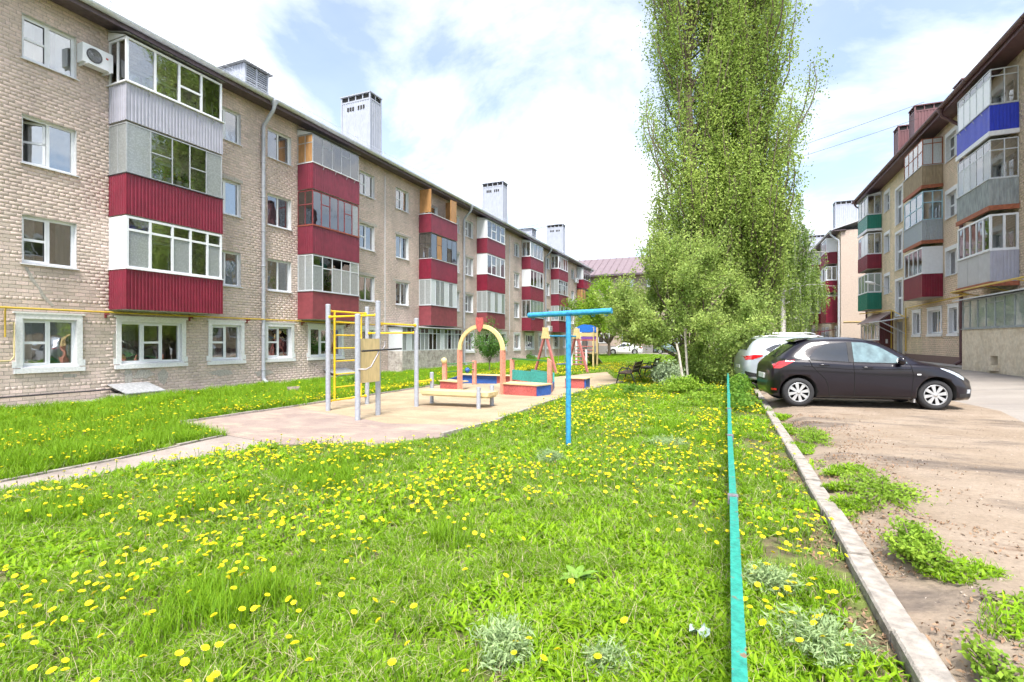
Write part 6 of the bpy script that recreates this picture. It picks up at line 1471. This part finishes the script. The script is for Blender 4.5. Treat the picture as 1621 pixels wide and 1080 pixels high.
sm_ = MB(); sm_.tube([(0,0,0),(.006,.004,.5),(0,0,1)], [.0026,.0022,.002], 4, cap=False); so_ = sm_.build('stem', m_dang); sme = so_.data; D.objects.remove(so_)
DS = D.collections.new('dandelion_sources')
for k in range(3):
    q = MB(); hgt = (.12,.14,.10)[k]; q.tube([(0,0,0),(.01,.005,hgt*.5),(.004,0,hgt)], .0025, 3, cap=False, m=1); head_mesh(q, (.004,0,hgt), .0185)
    o = q.build('dandelion_%d' % k, [m_dan, m_dang]); C.objects.unlink(o); DS.objects.link(o)
q = MB(); q.tube([(0,0,0),(.01,.005,.05),(.004,0,.10)], .0025, 3, cap=False, m=1); q.lathe([(.002,0),(.007,.004),(.0075,.012),(.004,.02),(.006,.025)], (.004,0,.10), (0,0,1), 6, 0)
o = q.build('dandelion_9', [mat('closed_bud', (.20,.17,.07), .8), m_dang]); C.objects.unlink(o); DS.objects.link(o)
x, y, d = cand(90000, -16.5, .72, .8, 34)
cl = np.array([MN.noise(Vector((a*.5,b*.5,7)))+.7*MN.noise(Vector((a*1.6,b*1.6,2))) for a, b in zip(x,y)])
dens = np.clip(.32+.9*cl,0.02,1.2)
dens *= np.interp(d,[0,2.6,3.4,4.4,6,9,12,18,34],[.22,.30,.5,.95,1.4,1.5,1.1,.8,.6])
dens = np.where(x < -10.2, dens*np.interp(x,[-16,-13,-10],[.05,.2,1.0]), dens); dens = np.where((x > .1) & (x < .6) & (y > 2.6) & (y < 7), np.maximum(dens,.45)*1.1, dens)
dens = np.where((x < -9.9) & (x > -10.8) & (y > 8), 1.2, dens)
k = NR.random(len(x)) < dens*.8
x, y, d = x[k], y[k], d[k]; o_ = np.argsort(d); x, y, d = x[o_], y[o_], d[o_]; print('dandelions', len(x))
for a, b in zip(x[:300], y[:300]):
    h = RN.uniform(.085,.16); e = D.objects.new('dandelion', sme); C.objects.link(e); e.location = (a,b,g(a)-.002); e.scale = (1,1,h); e.rotation_euler = (RN.gauss(0,.28),RN.gauss(0,.28),RN.uniform(0,6.28))
    tag(e, 'yellow dandelion with a thin stem in the near lawn', 'dandelion', 'nearest dandelions in the lawn')
    f = D.objects.new('flower_head', hme); C.objects.link(f); f.parent = e; f.location = (0,0,1); s_ = RN.uniform(.8,1.15); f.scale = (s_,s_,s_/h); f.rotation_euler = (0,0,RN.uniform(0,6))
xr, yr, dr = x[300:], y[300:], d[300:]; n = len(xr)
fs = np.interp(dr,[3,8,15,34],[1,1.1,1.35,2.0])*NR.uniform(.8,1.15,n)
scatter('dandelions', np.stack([xr,yr,GV(xr)-.002],1), np.stack([NR.normal(0,.28,n),NR.normal(0,.28,n),NR.uniform(0,6.28,n)],1), np.stack([fs,fs,NR.uniform(.7,1.3,n)*np.sqrt(fs)],1), NR.choice([0,1,2,0,1,2,3],n), DS, 'yellow dandelions spread across the farther lawn', 'dandelions')
# ------------------------------------------------------------------ leaf litter and grit beside the kerb
n = 9000; x = np.where(NR.random(n) < .30, NR.uniform(.48,.75,n), .9+np.abs(NR.normal(0,.55,n))); y = NR.uniform(1.6,11,n)**1.0
kk = (x < 3.5) & np.array([MN.noise(Vector((a*1.5,b*1.5,3))) > -.12 for a, b in zip(x,y)]); x, y = x[kk], y[kk]
leaf_cloud('leaf_litter', np.stack([x,y,GV(x)+.008],1), NR.uniform(.012,.042,len(x)), mat('brown_litter', (.27,.17,.10), .9, var=.3, scale=9, attr='A'), None, None, up=4, asp=.45)
o = D.objects['leaf_litter']; tag(o, 'brown leaf and twig litter along the kerb', 'litter', kind='stuff')
n = 2600; x = NR.uniform(.95,5,n); y = NR.uniform(2,14,n); a = leaf_cloud('grit', np.stack([x,y,GV(x)+.006],1), NR.uniform(.008,.022,n), mat('grit_stone', (.36,.30,.25), .9, var=.3, scale=15, attr='A'), None, None, up=2, asp=.8); tag(a, 'loose grit and bark bits on the parking dirt', 'grit', kind='stuff')
